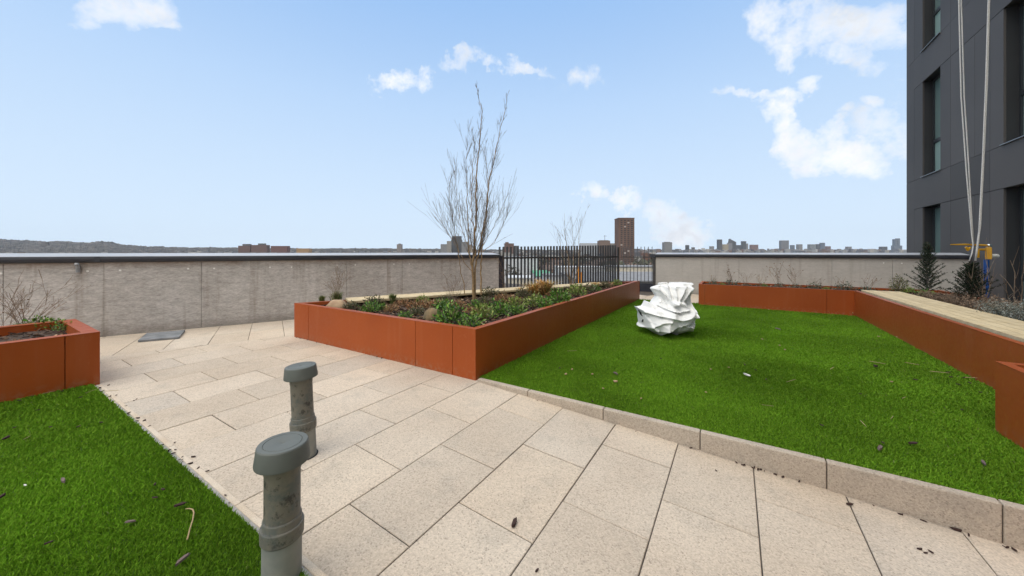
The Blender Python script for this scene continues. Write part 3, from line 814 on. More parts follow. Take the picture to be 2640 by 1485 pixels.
def pipe(label, base, zt, lean, z_sock, floor):
    t = thing('vent_pipe', label, 'vent pipe', base)
    top = Vector((base.x+lean[0], base.y+lean[1], zt)); ax = (top-Vector(base)).normalized()
    q = ax.to_track_quat('Z', 'Y').to_matrix().to_4x4(); q.translation = Vector((base.x, base.y, 0))
    H = zt; ds = (1, 1, 1); cl0 = (0, 0, 0)
    m = MB(); m.lathe([(.060, floor), (.060, z_sock-.045)], 56, q, (.5, .5, .5)); m.build('lower_pipe', M['pvc_low'], t, smooth='auto')
    m = MB(); m.lathe([(.0605, z_sock-.05), (.0655, z_sock-.044), (.0665, z_sock-.003), (.0650, z_sock), (.0600, z_sock), (.0592, z_sock+.004), (.0592, z_sock+.022), (.0575, z_sock+.026), (.055, z_sock+.026)], 56, q, (.8, .8, .8)); m.build('socket', M['pvc'], t, smooth='auto')
    m = MB(); m.lathe([(.0548, z_sock), (.0548, H-.10), (.0565, H-.095), (.0565, H-.055)], 56, q, ds); m.build('upper_pipe', M['pvc'], t, smooth='auto')
    m = MB(); m.lathe([(.066, H-.062), (.0835, H-.064), (.0845, H-.058), (.0775, H-.004), (.0750, H), (.0595, H), (.0585, H-.0025), (.0570, H), (.012, H-.001), (.004, H-.004)], 64, q, cl0); m.build('cap', M['pvc'], t, smooth='auto')
    return t
pipe('nearer grey plastic vent pipe with round cap at the lawn edge', Vector((-.800, 1.237, 0)), .479, (.003, 0), .200, -.04)
pipe('farther grey plastic vent pipe standing up through the paving slabs', Vector((-1.166, 2.0, 0)), .503, (-.023, .0), .196, -.04)
mm = MB(); mm.lathe([(.068, -.004), (.068, .0015)], 40, __import__('mathutils').Matrix.Translation((-1.166, 2.0, 0))); 
t = mm.build('floor_gap', M['rubber']); t['kind'] = 'structure'; t['label'] = 'dark ragged gap in the slab round the farther pipe'

# ------------------------------------------------------------------ crumpled white bulk bag
def bag():
    base = P(1714, 866, .01)+Vector((.055, .17, 0)); SC = .955
    t = thing('bulk_bag', 'crumpled white woven bulk bag slumped on the right lawn', 'bag', base)
    K = .00068
    def q(x, y): return ((x-870)*K, (1285-y)*K)
    out_ = [(250,700),(300,722),(425,700),(465,580),(600,632),(625,560),(690,480),(640,400),(585,325),(610,290),(760,245),(750,205),(850,192),(940,190),(975,238),(1010,192),(1250,186),(1485,203),(1425,290),(1430,350),(1392,480),(1372,580),(1420,620),(1482,745),(1450,745),(1482,850),(1440,920),(1380,990),(1388,1130),(1330,1200),(1250,1232),(1080,1285),(1000,1285),(975,1255),(800,1275),(700,1285),(640,1272),(540,1205),(440,1165),(310,1130),(365,1075),(352,960),(340,850),(300,775)]
    poly = [q(*p) for p in out_]
    # folds: polyline, height towards the viewer, reach above / below the line
    CR = [([(335,785),(560,832),(820,866),(965,905),(1100,860),(1255,782)], .055, .085, .012),
          ([(470,600),(700,712),(1000,835),(1185,775)], .035, .012, .07),
          ([(540,1155),(760,1115),(950,1035),(1150,950),(1290,850)], .055, .11, .014),
          ([(690,678),(820,735),(960,755),(1180,712)], .075, .05, .010),
          ([(930,612),(1040,575),(1135,640)], .05, .035, .035),
          ([(900,600),(790,450),(690,335)], .055, .03, .045), ([(905,595),(870,450),(850,285)], .06, .03, .05),
          ([(965,590),(985,430),(1005,285)], .065, .05, .02), ([(1010,580),(1090,430),(1180,285)], .06, .05, .02),
          ([(1090,600),(1210,450),(1345,300)], .065, .045, .015), ([(1150,625),(1290,480),(1415,345)], .055, .03, .02),
          ([(1395,420),(1330,640),(1300,800),(1275,985)], .07, .045, .02),
          ([(1480,850),(1400,900),(1330,1000)], .05, .035, .015), ([(1450,720),(1360,800),(1330,900)], .045, .03, .02),
          ([(965,1050),(985,1160),(1030,1280)], .05, .03, .02), ([(680,1165),(650,1220),(665,1280)], .035, .03, .03),
          ([(1380,1030),(1250,1050),(1050,1040)], .04, .012, .05),
          ([(345,800),(400,930),(440,1070),(540,1155)], .045, .03, .05), ([(440,1070),(600,960),(760,940)], .03, .05, .03),
          ([(260,704),(450,745),(640,760)], .03, .02, .04), ([(620,640),(720,560),(800,600)], .035, .02, .04),
          ([(1200,1060),(1280,1150),(1330,1195)], .03, .03, .03), ([(780,1130),(860,1200),(880,1265)], .02, .03, .02),
          ([(600,300),(760,262),(960,268),(1180,258),(1420,300)], .03, .012, .05)]
    g = .0052; x0, x1, h0, h1 = -.43, .43, -.002, .76
    nx = int((x1-x0)/g); nh = int((h1-h0)/g)
    X, Hh = np.meshgrid(x0+np.arange(nx)*g, h0+np.arange(nh)*g)
    ins = in_poly(X.ravel(), Hh.ravel(), poly).reshape(X.shape)
    def dseg(a, b):
        ax, ay = a; bx, by = b; vx, vy = bx-ax, by-ay; tt = np.clip(((X-ax)*vx+(Hh-ay)*vy)/(vx*vx+vy*vy), 0, 1)
        ddx = X-ax-tt*vx; ddy = Hh-ay-tt*vy; return np.hypot(ddx, ddy), vx*ddy-vy*ddx, tt
    db = np.full(X.shape, 9.)
    for i in range(len(poly)): db = np.minimum(db, dseg(poly[i], poly[(i+1) % len(poly)])[0])
    wq = np.clip(db/.22, 0, 1); bul = np.sqrt(1-(1-wq)**2)
    hf = np.interp(Hh, [0, .1, .35, .5, .76], [.33, .40, .34, .18, .16])
    D_ = -bul*hf
    soft = np.clip(db/.02, 0, 1)
    # fine crumple: faceted cells
    rr = np.random.default_rng(4)
    for (npt, am) in ((20, .05), (60, .012)):
        pts = np.stack([rr.uniform(x0, x1, npt), rr.uniform(h0, h1, npt)], 1); gr = rr.normal(0, 1, (npt, 2)); best = None
        for (a, b), (gx_, gy_) in zip(pts, gr):
            pl_ = np.hypot(X-a, Hh-b)+.25*(gx_*(X-a)+gy_*(Hh-b))
            best = pl_ if best is None else np.minimum(best, pl_)
        D_ = D_-am*soft*(best/best[ins].mean()-1)
    for line, am, wu, wd in CR:
        L_ = [q(*p) for p in line]; bd = np.full(X.shape, 9.); bs = np.zeros(X.shape)
        for i in range(len(L_)-1):
            d, sgn, tt = dseg(L_[i], L_[i+1]); m = d < bd; bd = np.where(m, d, bd); bs = np.where(m, sgn, bs)
        w_ = np.where(bs > 0, wu, wd); f = np.clip(1-bd/w_, 0, 1)
        D_ = D_-am*1.35*f**1.15*np.clip(db/.012, .25, 1)
    vs = []; fs = []; idf = -np.ones(X.shape, int); idb = idf.copy()
    for j in range(nh):
        for i in range(nx):
            if ins[j, i]:
                idf[j, i] = len(vs); vs.append((X[j, i], D_[j, i], max(Hh[j, i], 0)))
    for j in range(nh):
        for i in range(nx):
            if ins[j, i]:
                idb[j, i] = len(vs); y = bul[j, i]*hf[j, i]*.9+.03*mnoise.noise(Vector((X[j, i]*9, Hh[j, i]*9, 5)))*soft[j, i]+.002; vs.append((X[j, i], y, max(Hh[j, i], 0)))
    use = np.zeros((nh, nx), bool)
    for j in range(nh-1):
        for i in range(nx-1):
            if ins[j, i] and ins[j, i+1] and ins[j+1, i] and ins[j+1, i+1]: use[j, i] = True
    for j in range(nh-1):
        for i in range(nx-1):
            if not use[j, i]: continue
            a, b, c, d = (j, i), (j, i+1), (j+1, i+1), (j+1, i)
            fs.append((idf[a], idf[b], idf[c], idf[d])); fs.append((idb[d], idb[c], idb[b], idb[a]))
            for (p, r_, ok) in ((a, b, j > 0 and use[j-1, i]), (b, c, use[j, i+1]), (c, d, use[j+1, i]), (d, a, i > 0 and use[j, i-1])):
                if not ok: fs.append((idf[r_], idf[p], idb[p], idb[r_]))
    fs = [tuple(int(k) for k in f) for f in fs]
    b = MB(); b.add([tuple(Vector(v)*SC+base) for v in vs], fs)
    m = mat('white_woven_fabric', (.84, .84, .82), (.79, .79, .77), 3, .75, bump=.12, bscale=45, coord='obj', spec=.25)
    tr = m.node_tree; bs_ = tr.nodes['Principled BSDF']; src = bs_.inputs['Base Color'].links[0].from_socket
    so_ = nn(tr, 'ShaderNodeSeparateXYZ'); tr.links.new(nn(tr, 'ShaderNodeTexCoord').outputs['Object'], so_.inputs[0])
    def between(v, a, b_): return math_(tr, 'MULTIPLY', math_(tr, 'GREATER_THAN', v, a), math_(tr, 'LESS_THAN', v, b_))
    nz2 = nn(tr, 'ShaderNodeTexNoise'); nz2.inputs['Scale'].default_value = 60; tr.links.new(nn(tr, 'ShaderNodeTexCoord').outputs['Object'], nz2.inputs['Vector'])
    pr2 = math_(tr, 'MULTIPLY', between(so_.outputs[0], .07, .335), between(so_.outputs[2], .158, .178))
    pr2 = math_(tr, 'MULTIPLY', math_(tr, 'MULTIPLY', pr2, math_(tr, 'LESS_THAN', so_.outputs[1], 0.0)), maprange(tr, nz2.outputs['Fac'], .52, .56, 0, .7))
    c_ = mixc(tr, pr2, src, (.10, .10, .12, 1)); tr.links.new(c_, bs_.inputs['Base Color'])
    M['bag'] = m
    o = b.build('sack', M['bag'], t, smooth=False); me = o.data
    me.polygons.foreach_set('use_smooth', [True]*len(me.polygons))
    st = MB(); st.tube([base+Vector(p)*SC for p in ((-.385, -.06, .35), (-.375, -.10, .32), (-.362, -.09, .29), (-.352, -.12, .27))], [.010, .016, .012, .004], 6); st.build('strap', M['iron'], t)
    st = MB(); st.tube([base+Vector(p)*SC for p in ((-.345, -.13, .225), (-.350, -.12, .20), (-.352, -.10, .18))], [.008, .013, .005], 6); st.build('strap', M['iron'], t)
    return t
bag()

# ------------------------------------------------------------------ plants
def leafy(mb, c, rx, rz, n, size, cols, up=.4):
    for i in range(n):
        d = Vector((random.gauss(0, 1), random.gauss(0, 1), abs(random.gauss(0, 1))*1.0)).normalized()
        r_ = random.random()**.5; lump = 1+.35*mnoise.noise(d*2.2+Vector((c[0]*9, c[1]*9, 0)))
        p = Vector(c)+Vector((d.x*rx*r_*lump, d.y*rx*r_*lump, d.z*rz*r_*lump+.01))
        dirn = (d*.8+Vector((random.gauss(0, .5), random.gauss(0, .5), up+random.gauss(0, .4)))).normalized()
        sd_ = dirn.orthogonal().normalized(); sd_ = (sd_*math.cos(i)+dirn.cross(sd_)*math.sin(i))
        l = size*random.uniform(.6, 1.3); w = l*.24; nrm = dirn.cross(sd_)*l*.08
        cb = random.choice(cols); k = random.uniform(.65, 1.35); col = (cb[0]*k, cb[1]*k, cb[2]*k)
        mb.add([p, p+dirn*l*.45+sd_*w+nrm, p+dirn*l, p+dirn*l*.45-sd_*w+nrm], [(0, 1, 2), (0, 2, 3)], col)
GREEN = [(.08, .19, .025), (.13, .29, .035), (.04, .10, .02), (.21, .36, .06), (.06, .13, .03)]
def v_shrub(seed, rx=.17, rz=.20, n=420, size=.038, cols=GREEN):
    random.seed(seed); t = thing('shrub', None, None)
    b = MB(); leafy(b, (0, 0, 0), rx, rz, n, size, cols); b.build('foliage', M['leaf'], t)
    s = MB()
    for i in range(9):
        an = random.uniform(0, 6.28); r_ = random.uniform(.3, .8)
        s.tube([(0, 0, -.02), (math.cos(an)*rx*r_*.5, math.sin(an)*rx*r_*.5, rz*.5), (math.cos(an)*rx*r_, math.sin(an)*rx*r_, rz*.85)], [.004, .003, .0015], 4)
    s.build('stems', M['deadwood'], t); return t
def v_tuft(seed, h=.22, n=230, cols=((.55, .30, .09), (.42, .20, .06), (.62, .42, .17), (.28, .24, .07)), spread=.9):
    random.seed(seed); t = thing('grass_tuft', None, None); b = MB()
    for i in range(n):
        an = random.uniform(0, 6.28); l = h*random.uniform(.6, 1.25); s_ = spread*random.uniform(.2, 1)
        dx_, dy_ = math.cos(an), math.sin(an); w = .0032
        o = Vector((random.gauss(0, .02), random.gauss(0, .02), -.005)); px2 = Vector((-dy_, dx_, 0))*w
        p1 = o+Vector((dx_*l*s_*.35, dy_*l*s_*.35, l*.6)); p2 = o+Vector((dx_*l*s_*.8, dy_*l*s_*.8, l*(.85-.3*s_*random.random())))
        cb = random.choice(cols); k = random.uniform(.7, 1.3)
        b.add([o-px2, o+px2, p1+px2, p1-px2, p2], [(0, 1, 2, 3), (3, 2, 4)], (cb[0]*k, cb[1]*k, cb[2]*k))
    b.build('blades', M['dull'], t); return t
def grow(b, p, d, l, r, lev, leaf=None, wob=.35, up=.12, nseg=4, rmin=.0013, kids_=(2, 4), ang=.5, lk=.6):
    pts = [p]; rad = [r]; q = p.copy(); dd = d.copy()
    for k in range(nseg):
        dd = (dd+Vector((random.gauss(0, wob), random.gauss(0, wob), random.gauss(0, wob*.5)+up))*.35).normalized()
        q = q+dd*l/nseg; pts.append(q.copy()); rad.append(max(rmin, r*(1-.75*(k+1)/nseg)))
    b.tube(pts, rad, 5 if r > .004 else 3, cap=False)
    if leaf and lev == 0 and random.random() < leaf[0]:
        mbx, cols, sz = leaf[1:]; o = sz; c = random.choice(cols); a = q
        x = Vector((random.gauss(0, 1), random.gauss(0, 1), random.gauss(0, 1))).normalized(); y = x.orthogonal().normalized()
        mbx.add([a, a+x*o*.5+y*o*.35, a+x*o, a+x*o*.5-y*o*.35], [(0, 1, 2), (0, 2, 3)], c)
    if lev > 0:
        for j in range(random.randint(*kids_)):
            k = random.uniform(.25, .95); i = min(int(k*nseg), nseg-1)
            bp = pts[i].lerp(pts[i+1], k*nseg-i); ax = dd.orthogonal().normalized(); an = random.uniform(0, 6.28)
            side = (ax*math.cos(an)+dd.cross(ax)*math.sin(an)); nd = (dd*math.cos(ang)+side*math.sin(ang)+Vector((0, 0, .15))).normalized()
            grow(b, bp, nd, l*lk*random.uniform(.6, 1.1), max(rmin, r*.5), lev-1, leaf, wob, up, 3, rmin, kids_, ang, lk)
def v_dead(seed, h=.3, n=9, spread=.5, leaf=.5, name='dead_stem_plant', r=.0028, cols=((.12, .06, .03), (.2, .1, .05)), foot=None, lev=2):
    random.seed(seed); t = thing(name, None, None); b = MB(); lf = MB()
    for i in range(n):
        an = random.uniform(0, 6.28); s_ = random.uniform(.1, 1)*spread
        grow(b, Vector((random.gauss(0, .015), random.gauss(0, .015), -.02)), Vector((math.cos(an)*s_, math.sin(an)*s_, 1)).normalized(), h*random.uniform(.6, 1.1), r, lev, (leaf, lf, cols, .018))
    b.build('stems', M['deadwood'], t)
    if lf.f: lf.build('dead_leaves', M['dull'], t)
    if foot:
        fb = MB(); leafy(fb, (0, 0, 0), foot[0], foot[1], foot[2], foot[3], foot[4]); fb.build('foliage', M['leaf'], t)
    return t
def v_lav(seed, rx=.16, h=.16, n=260, cols=((.20, .225, .20), (.29, .31, .28), (.13, .15, .12), (.24, .20, .15))):
    random.seed(seed); t = thing('lavender', None, None); b = MB()
    for i in range(n):
        an = random.uniform(0, 6.28); rr = rx*random.random()**.5; l = h*random.uniform(.5, 1.2)
        o = Vector((math.cos(an)*rr*.6, math.sin(an)*rr*.6, -.01)); e = o+Vector((math.cos(an)*rr*.6+random.gauss(0, .02), math.sin(an)*rr*.6+random.gauss(0, .02), l))
        cb = random.choice(cols); k = random.uniform(.6, 1.3); c = (cb[0]*k, cb[1]*k, cb[2]*k)
        for j in range(5):
            q = .3+.7*j/4; p = o.lerp(e, q); dr = Vector((random.gauss(0, 1), random.gauss(0, 1), .8)).normalized(); sx = dr.orthogonal().normalized()*.003
            b.add([p-sx, p+sx, p+dr*.020], [(0, 1, 2)], c)
        sx = Vector((.0012, 0, 0)); b.add([o-sx, o+sx, e], [(0, 1, 2)], (c[0]*.7, c[1]*.6, c[2]*.5))
    b.build('foliage', M['dull'], t); return t
def v_conifer(seed, h, wd):
    random.seed(seed); t = thing('conifer', None, None); b = MB(); s = MB()
    s.tube([(0, 0, -.03), (0, 0, h*.5), (.01, 0, h*.97)], [.012, .008, .003], 6)
    for i in range(120):
        q = (i/120)**.9; z_ = .03+q*h*.86; an = i*2.4; l = wd*(1.02-q*.82)*random.uniform(.45, 1.1)
        d = Vector((math.cos(an), math.sin(an), .55+q*1.1)).normalized(); p0 = Vector((0, 0, z_)); e = p0+d*l
        s.tube([p0, p0.lerp(e, .5)+Vector((0, 0, -.01)), e], [.003, .002, .001], 3, cap=False)
        for j in range(int(46*l/wd)+16):
            f = random.uniform(.12, 1); p = p0.lerp(e, f)
            dr = (d*.5+Vector((random.gauss(0, .8), random.gauss(0, .8), random.gauss(0, .6)+.1))).normalized(); sx = dr.orthogonal().normalized()*.0048
            l2 = random.uniform(.02, .045); k = random.uniform(.5, 1.5)
            c = (.020*k, .034*k, .018*k) if random.random() > .12 else (.06, .055, .03)
            b.add([p-sx, p+sx, p+dr*l2], [(0, 1, 2)], c)
    s.build('trunk', M['twig'], t); b.build('needles', M['dull'], t); return t

USED = set()
def put(proto, loc, label, cat, group=None, s=1.0, rz=None, name=None):
    if proto.name in USED: o = copy_tree(proto)
    else: kids(proto); USED.add(proto.name); o = proto
    o.location = loc; o.scale = (s, s, s*random.uniform(.9, 1.1)); o.rotation_euler = (0, 0, random.uniform(0, 6.28) if rz is None else rz)
    tag(o, label, cat, group)
    return o
sh = [v_shrub(11, .15, .17, 330, .042), v_shrub(12, .13, .13, 240, .038), v_shrub(13, .15, .15, 330, .036, [(.15, .25, .04), (.24, .33, .06), (.08, .14, .03), (.30, .33, .09)])]
olive = [v_shrub(21, .14, .13, 320, .03, [(.12, .11, .05), (.09, .10, .04), (.16, .13, .07), (.06, .08, .03)]), v_shrub(22, .15, .11, 320, .030, [(.34, .16, .07), (.24, .11, .05), (.18, .14, .06), (.40, .24, .11)])]
tf = [v_tuft(31, .16, 260, spread=1.5), v_tuft(32, .17, 200, ((.12, .17, .05), (.08, .13, .03), (.2, .2, .08)), .8), v_tuft(33, .17, 420, spread=1.6)]
gf = [(.09, .12, .08), (.14, .17, .12), (.06, .08, .05)]
dd_ = [v_dead(41, .32, 4, .35, .9, foot=(.10, .06, 130, .022, gf), lev=1, r=.0024), v_dead(42, .26, 6, .8, .7, foot=(.09, .05, 90, .022, gf), lev=1, r=.0020), v_dead(43, .18, 7, .8, .5, foot=(.13, .10, 260, .024, gf), lev=1, r=.0022)]
lv = [v_lav(51), v_lav(52, .19, .13, 300)]
tan = v_dead(61, .12, 24, 1.6, .25, cols=((.3, .2, .13), (.22, .15, .1)), r=.002)
random.seed(99)
ZS = .40
def pp(u, v): return P(u, v, ZS+.01)
GC = 'green shrubs in the central planter'; G2 = 'brown and grey plants in the right planter'
L = [
 (sh[0], pp(1162, 833), 'largest glossy green shrub near the front corner of the central planter', 1.15),
 (sh[1], pp(1217, 845), 'bright green shrub nearest the front corner of the central planter', 1.0),
 (sh[2], pp(1245, 822), 'yellow-green shrub just in front of the bare tree stems', .95),
 (sh[1], pp(1043, 822), 'tiny green sprig beside the mossy stone', .6),
 (sh[0], pp(953, 805), 'green shrub right of the tan boulder', .75),
 (sh[1], pp(985, 800), 'small dark shrub between the tan boulder and the brown fern', .6),
 (sh[2], pp(1328, 800), 'yellow-green shrub beside the long lawn-side rim, nearest the tree', 1.0),
 (sh[0], pp(1286, 812), 'dark green shrub behind the front corner beside the lawn-side rim', .9),
 (sh[1], pp(1333, 812), 'small green shrub pressed against the lawn-side rim', .8),
 (sh[2], pp(1380, 790), 'light green shrub halfway along the lawn-side rim', 1.05),
 (sh[0], pp(1405, 795), 'low green shrub under the light green one by the rim', .75),
 (sh[0], pp(1440, 783), 'deep green shrub in front of the orange grass tuft', 1.1),
 (sh[2], pp(1489, 762), 'rounded yellow-green shrub past the orange grass tuft', 1.15),
 (sh[1], pp(1455, 772), 'small green shrub beside the rounded yellow-green one', .8),
 (olive[0], pp(1263, 764), 'olive brown shrub behind the tree beside the timber bench', 1.2),
 (olive[1], pp(1298, 780), 'reddish fern-like plant right of the tree stems', 1.1),
 (olive[1], pp(1085, 796), 'orange brown fern lying low in the middle of the mulch', 1.1),
 (olive[1], pp(1120, 790), 'small rusty fern left of the tree stems', .85),
 (olive[0], pp(1519, 753), 'dull brown shrub near the far tip of the central planter', 1.1),
 (olive[0], pp(1350, 766), 'olive shrub between the reddish fern and the orange grass', 1.0),
 (olive[1], pp(1215, 808), 'low brown plant at the foot of the tree', .7),
 (olive[0], pp(1560, 742), 'small olive shrub close to the far tip of the planter', .9),
 (sh[2], pp(1590, 736), 'yellow-green shrub at the very tip of the central planter', .8),
]
for pr_, lc, lb, s_ in L: put(pr_, lc, lb, 'shrub', None, s_)
EX = [(olive[0], 905, 797, 'low olive plant just right of the tan boulder'), (olive[1], 1010, 803, 'rusty low plant in the left middle of the mulch'), (olive[0], 1075, 812, 'olive plant in front of the orange brown fern'),
 (olive[1], 1040, 788, 'rusty plant behind the orange brown fern'), (sh[2], 1090, 782, 'small yellow-green plant before the bench, left of the tree'), (olive[0], 1150, 782, 'olive plant close to the bench, left of the tree'),
 (olive[1], 1180, 795, 'rusty plant just left of the tree stems'), (sh[1], 1140, 800, 'small green plant behind the mossy stone'), (olive[0], 1250, 786, 'olive plant right of the tree foot'), (olive[1], 1330, 778, 'rusty plant in the middle right of the bed'),
 (olive[0], 1380, 775, 'olive plant under the orange grass'), (olive[1], 1430, 765, 'rusty plant right of the orange grass'), (olive[1], 1490, 752, 'rusty plant behind the rounded yellow-green shrub'), (olive[0], 1460, 752, 'olive plant at the foot of the short bare tree'),
 (sh[0], 1535, 750, 'green plant by the rim before the far tip'), (olive[1], 1565, 740, 'rusty plant near the far tip of the bed'), (sh[1], 1225, 795, 'small green plant at the tree foot'), (olive[0], 965, 788, 'flat olive plant before the start of the bench')]
for pr_, u_, v_, lb in EX: put(pr_, pp(u_, v_), lb, 'plant', None, random.uniform(.7, 1.0))
put(tf[2], pp(1402, 758), 'big orange grass tuft in the middle of the central planter', 'grass tuft', None, 1.7)
put(tf[0], pp(1375, 762), 'smaller orange grass tuft left of the big one', 'grass tuft', None, 1.5)
put(tf[0], pp(1536, 742), 'golden grass tuft near the far tip of the central planter', 'grass tuft', None, .9)
put(tf[1], pp(1012, 782), 'green grass tuft beside the start of the timber bench', 'grass tuft', None, .9)
put(tf[1], pp(868, 783), 'green grass tuft behind the tan boulder', 'grass tuft', None, 1.1)
put(tf[1], pp(830, 779), 'small green grass tuft left of the tan boulder', 'grass tuft', None, .7)
put(tf[0], pp(1340, 756), 'straw coloured grass tuft against the rear bench', 'grass tuft', None, .7)
def vd(u, v, h, label, seed, **k):
    t = v_dead(seed, h, **k); put(t, pp(u, v), label, 'dead plant', None, 1.0)
vd(866, 784, .42, 'tall dry brown stems rising behind the tan boulder', 71, n=8, spread=.35, leaf=.3)
vd(1165, 790, .40, 'thin dry twigs left of the tree in the central planter', 72, n=5, spread=.5, leaf=.3)
vd(1300, 752, .55, 'tall dead stem with curled leaves in front of the railing post', 73, n=3, spread=.15, leaf=.9)
def stone(u, v, w, h, m, label, seed):
    random.seed(seed); p = pp(u, v); b = MB(); n, k = 28, 14; vs = []; fs = []
    for i in range(k+1):
        th = math.pi*i/k
        for j in range(n):
            an = 2*math.pi*j/n; d = Vector((math.sin(th)*math.cos(an), math.sin(th)*math.sin(an), math.cos(th)))
            q = 1+.16*mnoise.noise(d*1.6+Vector((seed, 0, 0)))
            vs.append(p+Vector((d.x*w/2*q, d.y*w*.4*q, d.z*h*q+.01)))
    for i in range(k):
        for j in range(n): fs.append((i*n+j, (i+1)*n+j, (i+1)*n+(j+1) % n, i*n+(j+1) % n))
    b.add(vs, fs); o = b.build('boulder', m, smooth=True); tag(o, label, 'stone')
M['tanstone'] = mat('tan_stone', (.30, .19, .11), (.40, .28, .17), 12, .8, bump=.5, bscale=60)
M['moss'] = mat('mossy_stone', (.11, .085, .045), (.22, .15, .075), 10, .9, bump=.8, bscale=50)
stone(869, 795, .27, .105, M['tanstone'], 'smooth tan boulder at the left end of the central planter', 5)
stone(1118, 824, .24, .115, M['moss'], 'mossy brown stone near the front rim of the central planter', 9)

# multi-stem bare tree in the central planter
def tree(label, foot, Y, stems, side, seed, tw=.30, rbase=.017, lev=1, name='bare_tree', dens=7):
    random.seed(seed); base = pp(*foot); t = thing(name, label, 'tree', base)
    tr = MB(); br = MB()
    for pts, r0, dy_ in stems:
        ps = []
        for i, (u, v) in enumerate(pts):
            yy_ = base.y+dy_*(i/(len(pts)-1)); ps.append(V(u, v, yy_) if i or v < 700 else V(u, v, yy_))
        n = len(ps); fine = []
        for i in range(n-1):
            for k in range(5): fine.append(ps[i].lerp(ps[i+1], k/5)+Vector((random.gauss(0, .006), random.gauss(0, .006), 0)))
        fine.append(ps[-1]); m_ = len(fine)
        rad = [max(.0016, r0*(1-.9*(i/(m_-1))**.75)) for i in range(m_)]
        tr.tube(fine, rad, 8 if r0 > .008 else 5)
        tot = sum((fine[i+1]-fine[i]).length for i in range(m_-1))
        for q in range(int(tot*dens)):
            f = random.uniform(.12, .99); i = min(int(f*(m_-1)), m_-2); p = fine[i].lerp(fine[i+1], f*(m_-1)-i)
            d = (fine[i+1]-fine[i]).normalized(); an = random.uniform(0, 6.28); ax = d.orthogonal().normalized()
            sd_ = ax*math.cos(an)+d.cross(ax)*math.sin(an)
            if p.z < 1.0: continue
            nd = (d*.98+sd_*.42+Vector((0, 0, .28))).normalized()
            hfac = max(.16, 1-.85*max(0, (p.z-1.2)/2.2))
            grow(br, p, nd, tw*random.uniform(.4, 1.35)*hfac, max(.0019, rad[i]*.36), lev, None, .08, .10, 3, .0012, (2, 4), .30, .62)
    tr.build('trunk', M['bark'], t); br.build('branches', M['twig'], t)
    return t
tree('tall bare multi-stem tree in the central planter', (1222, 784), 5.2, [
  ([(1222, 782), (1218, 700), (1222, 640), (1227, 540), (1229, 440), (1236, 370), (1243, 290), (1226, 215)], .021, .0),
  ([(1224, 782), (1224, 690), (1236, 640), (1254, 540), (1262, 460), (1276, 400), (1296, 310), (1312, 235)], .017, .25),
  ([(1242, 760), (1239, 690), (1243, 640), (1251, 590), (1258, 520), (1256, 440), (1250, 380)], .013, .4),
  ([(1199, 757), (1186, 690), (1180, 640), (1170, 590), (1160, 530), (1156, 460)], .007, -.2),
  ([(1219, 700), (1208, 650), (1207, 580), (1204, 500), (1203, 420), (1201, 350)], .010, -.3),
  ([(1218, 700), (1196, 675), (1176, 630), (1154, 600), (1134, 565)], .006, -.15),
  ([(1226, 660), (1222, 600), (1215, 520), (1218, 440), (1224, 380), (1216, 330)], .009, .35),
  ([(1240, 640), (1265, 600), (1285, 560), (1300, 520)], .006, .2),
  ([(1243, 650), (1275, 625), (1293, 590), (1308, 555)], .005, -.1),
  ([(1208, 640), (1190, 590), (1178, 520), (1172, 440)], .006, .1),
 ], None, 5, tw=.42, dens=20)
tree('short bare twiggy tree behind the orange grass', (1468, 750), 6.8, [
  ([(1470, 748), (1468, 690), (1462, 640), (1456, 600), (1455, 550)], .009, .1),
  ([(1472, 748), (1478, 690), (1480, 640), (1476, 600), (1474, 560)], .008, -.2),
  ([(1474, 748), (1490, 690), (1493, 640), (1492, 590), (1510, 545)], .009, .3),
  ([(1466, 720), (1450, 660), (1440, 600)], .006, -.2)], None, 8, tw=.34, dens=9)

# left planter plants
def lpz(u, v): return P(u, v, .385)
t = v_dead(81, .42, 9, .8, .15, r=.0035, cols=((.14, .08, .05),)); put(t, lpz(62, 847), 'wiry bare brown shrub in the left planter', 'dead plant')
t = v_dead(82, .30, 5, .9, .1, r=.0025); put(t, lpz(12, 850), 'low spread of bare twigs at the left photo edge', 'dead plant')
sp_ = v_shrub(83, .13, .11, 260, .028, GREEN); put(sp_, lpz(96, 845), 'dark green shrub at the foot of the wiry bare one', 'shrub', None, 1.0)
put(sp_, lpz(135, 848), 'bright green shrub in the middle of the left planter', 'shrub', None, .85)
put(sp_, lpz(172, 852), 'small green shrub nearest the end of the left planter', 'shrub', None, .7)

# right planter plants: the arm along the back wall
def rp(u, a, z=ZS+.01):
    r = (u-1320)/F; y = a/(d1.x*r+d1.y); return Vector((r*y, y, z))
def rb(u, b, z=ZS+.01):
    r = (u-1320)/F; y = b/(d2.x*r+d2.y); return Vector((r*y, y, z))
BW = [(1838, dd_[2], 'grey-green plant at the left end of the back planter arm', 1.0), (1884, dd_[0], 'single tall dark stem against the pale right wall', 1.55),
 (1925, dd_[1], 'sparse bare twigs left of the budded stem', 1.0), (1963, dd_[0], 'budded bare stem in the middle of the back planter arm', 1.3), (2010, dd_[1], 'left one of two arching bare shrubs before the right wall', 1.45),
 (2052, dd_[1], 'right one of two arching bare shrubs before the right wall', 1.5), (2100, dd_[2], 'grey leafy plant in front of the first wall joint', 1.2), (2178, dd_[2], 'broad grey leafy plant near the planter corner', 1.35), (2236, dd_[0], 'leaning bare stem behind the end of the timber bench', 1.35)]
for u, pr_, lb, s_ in BW: put(pr_, rp(u, 9.05+random.uniform(-.12, .15)), lb, 'plant', G2, s_)
for u, lb in ((1862, 'yellow-green sprig beside the grey-green plant'), (1970, 'tiny green sprig under the budded stem'), (2130, 'small olive sprig beside the broad grey plant')):
    put(sh[2], rp(u, 8.9), lb, 'plant', G2, .42)
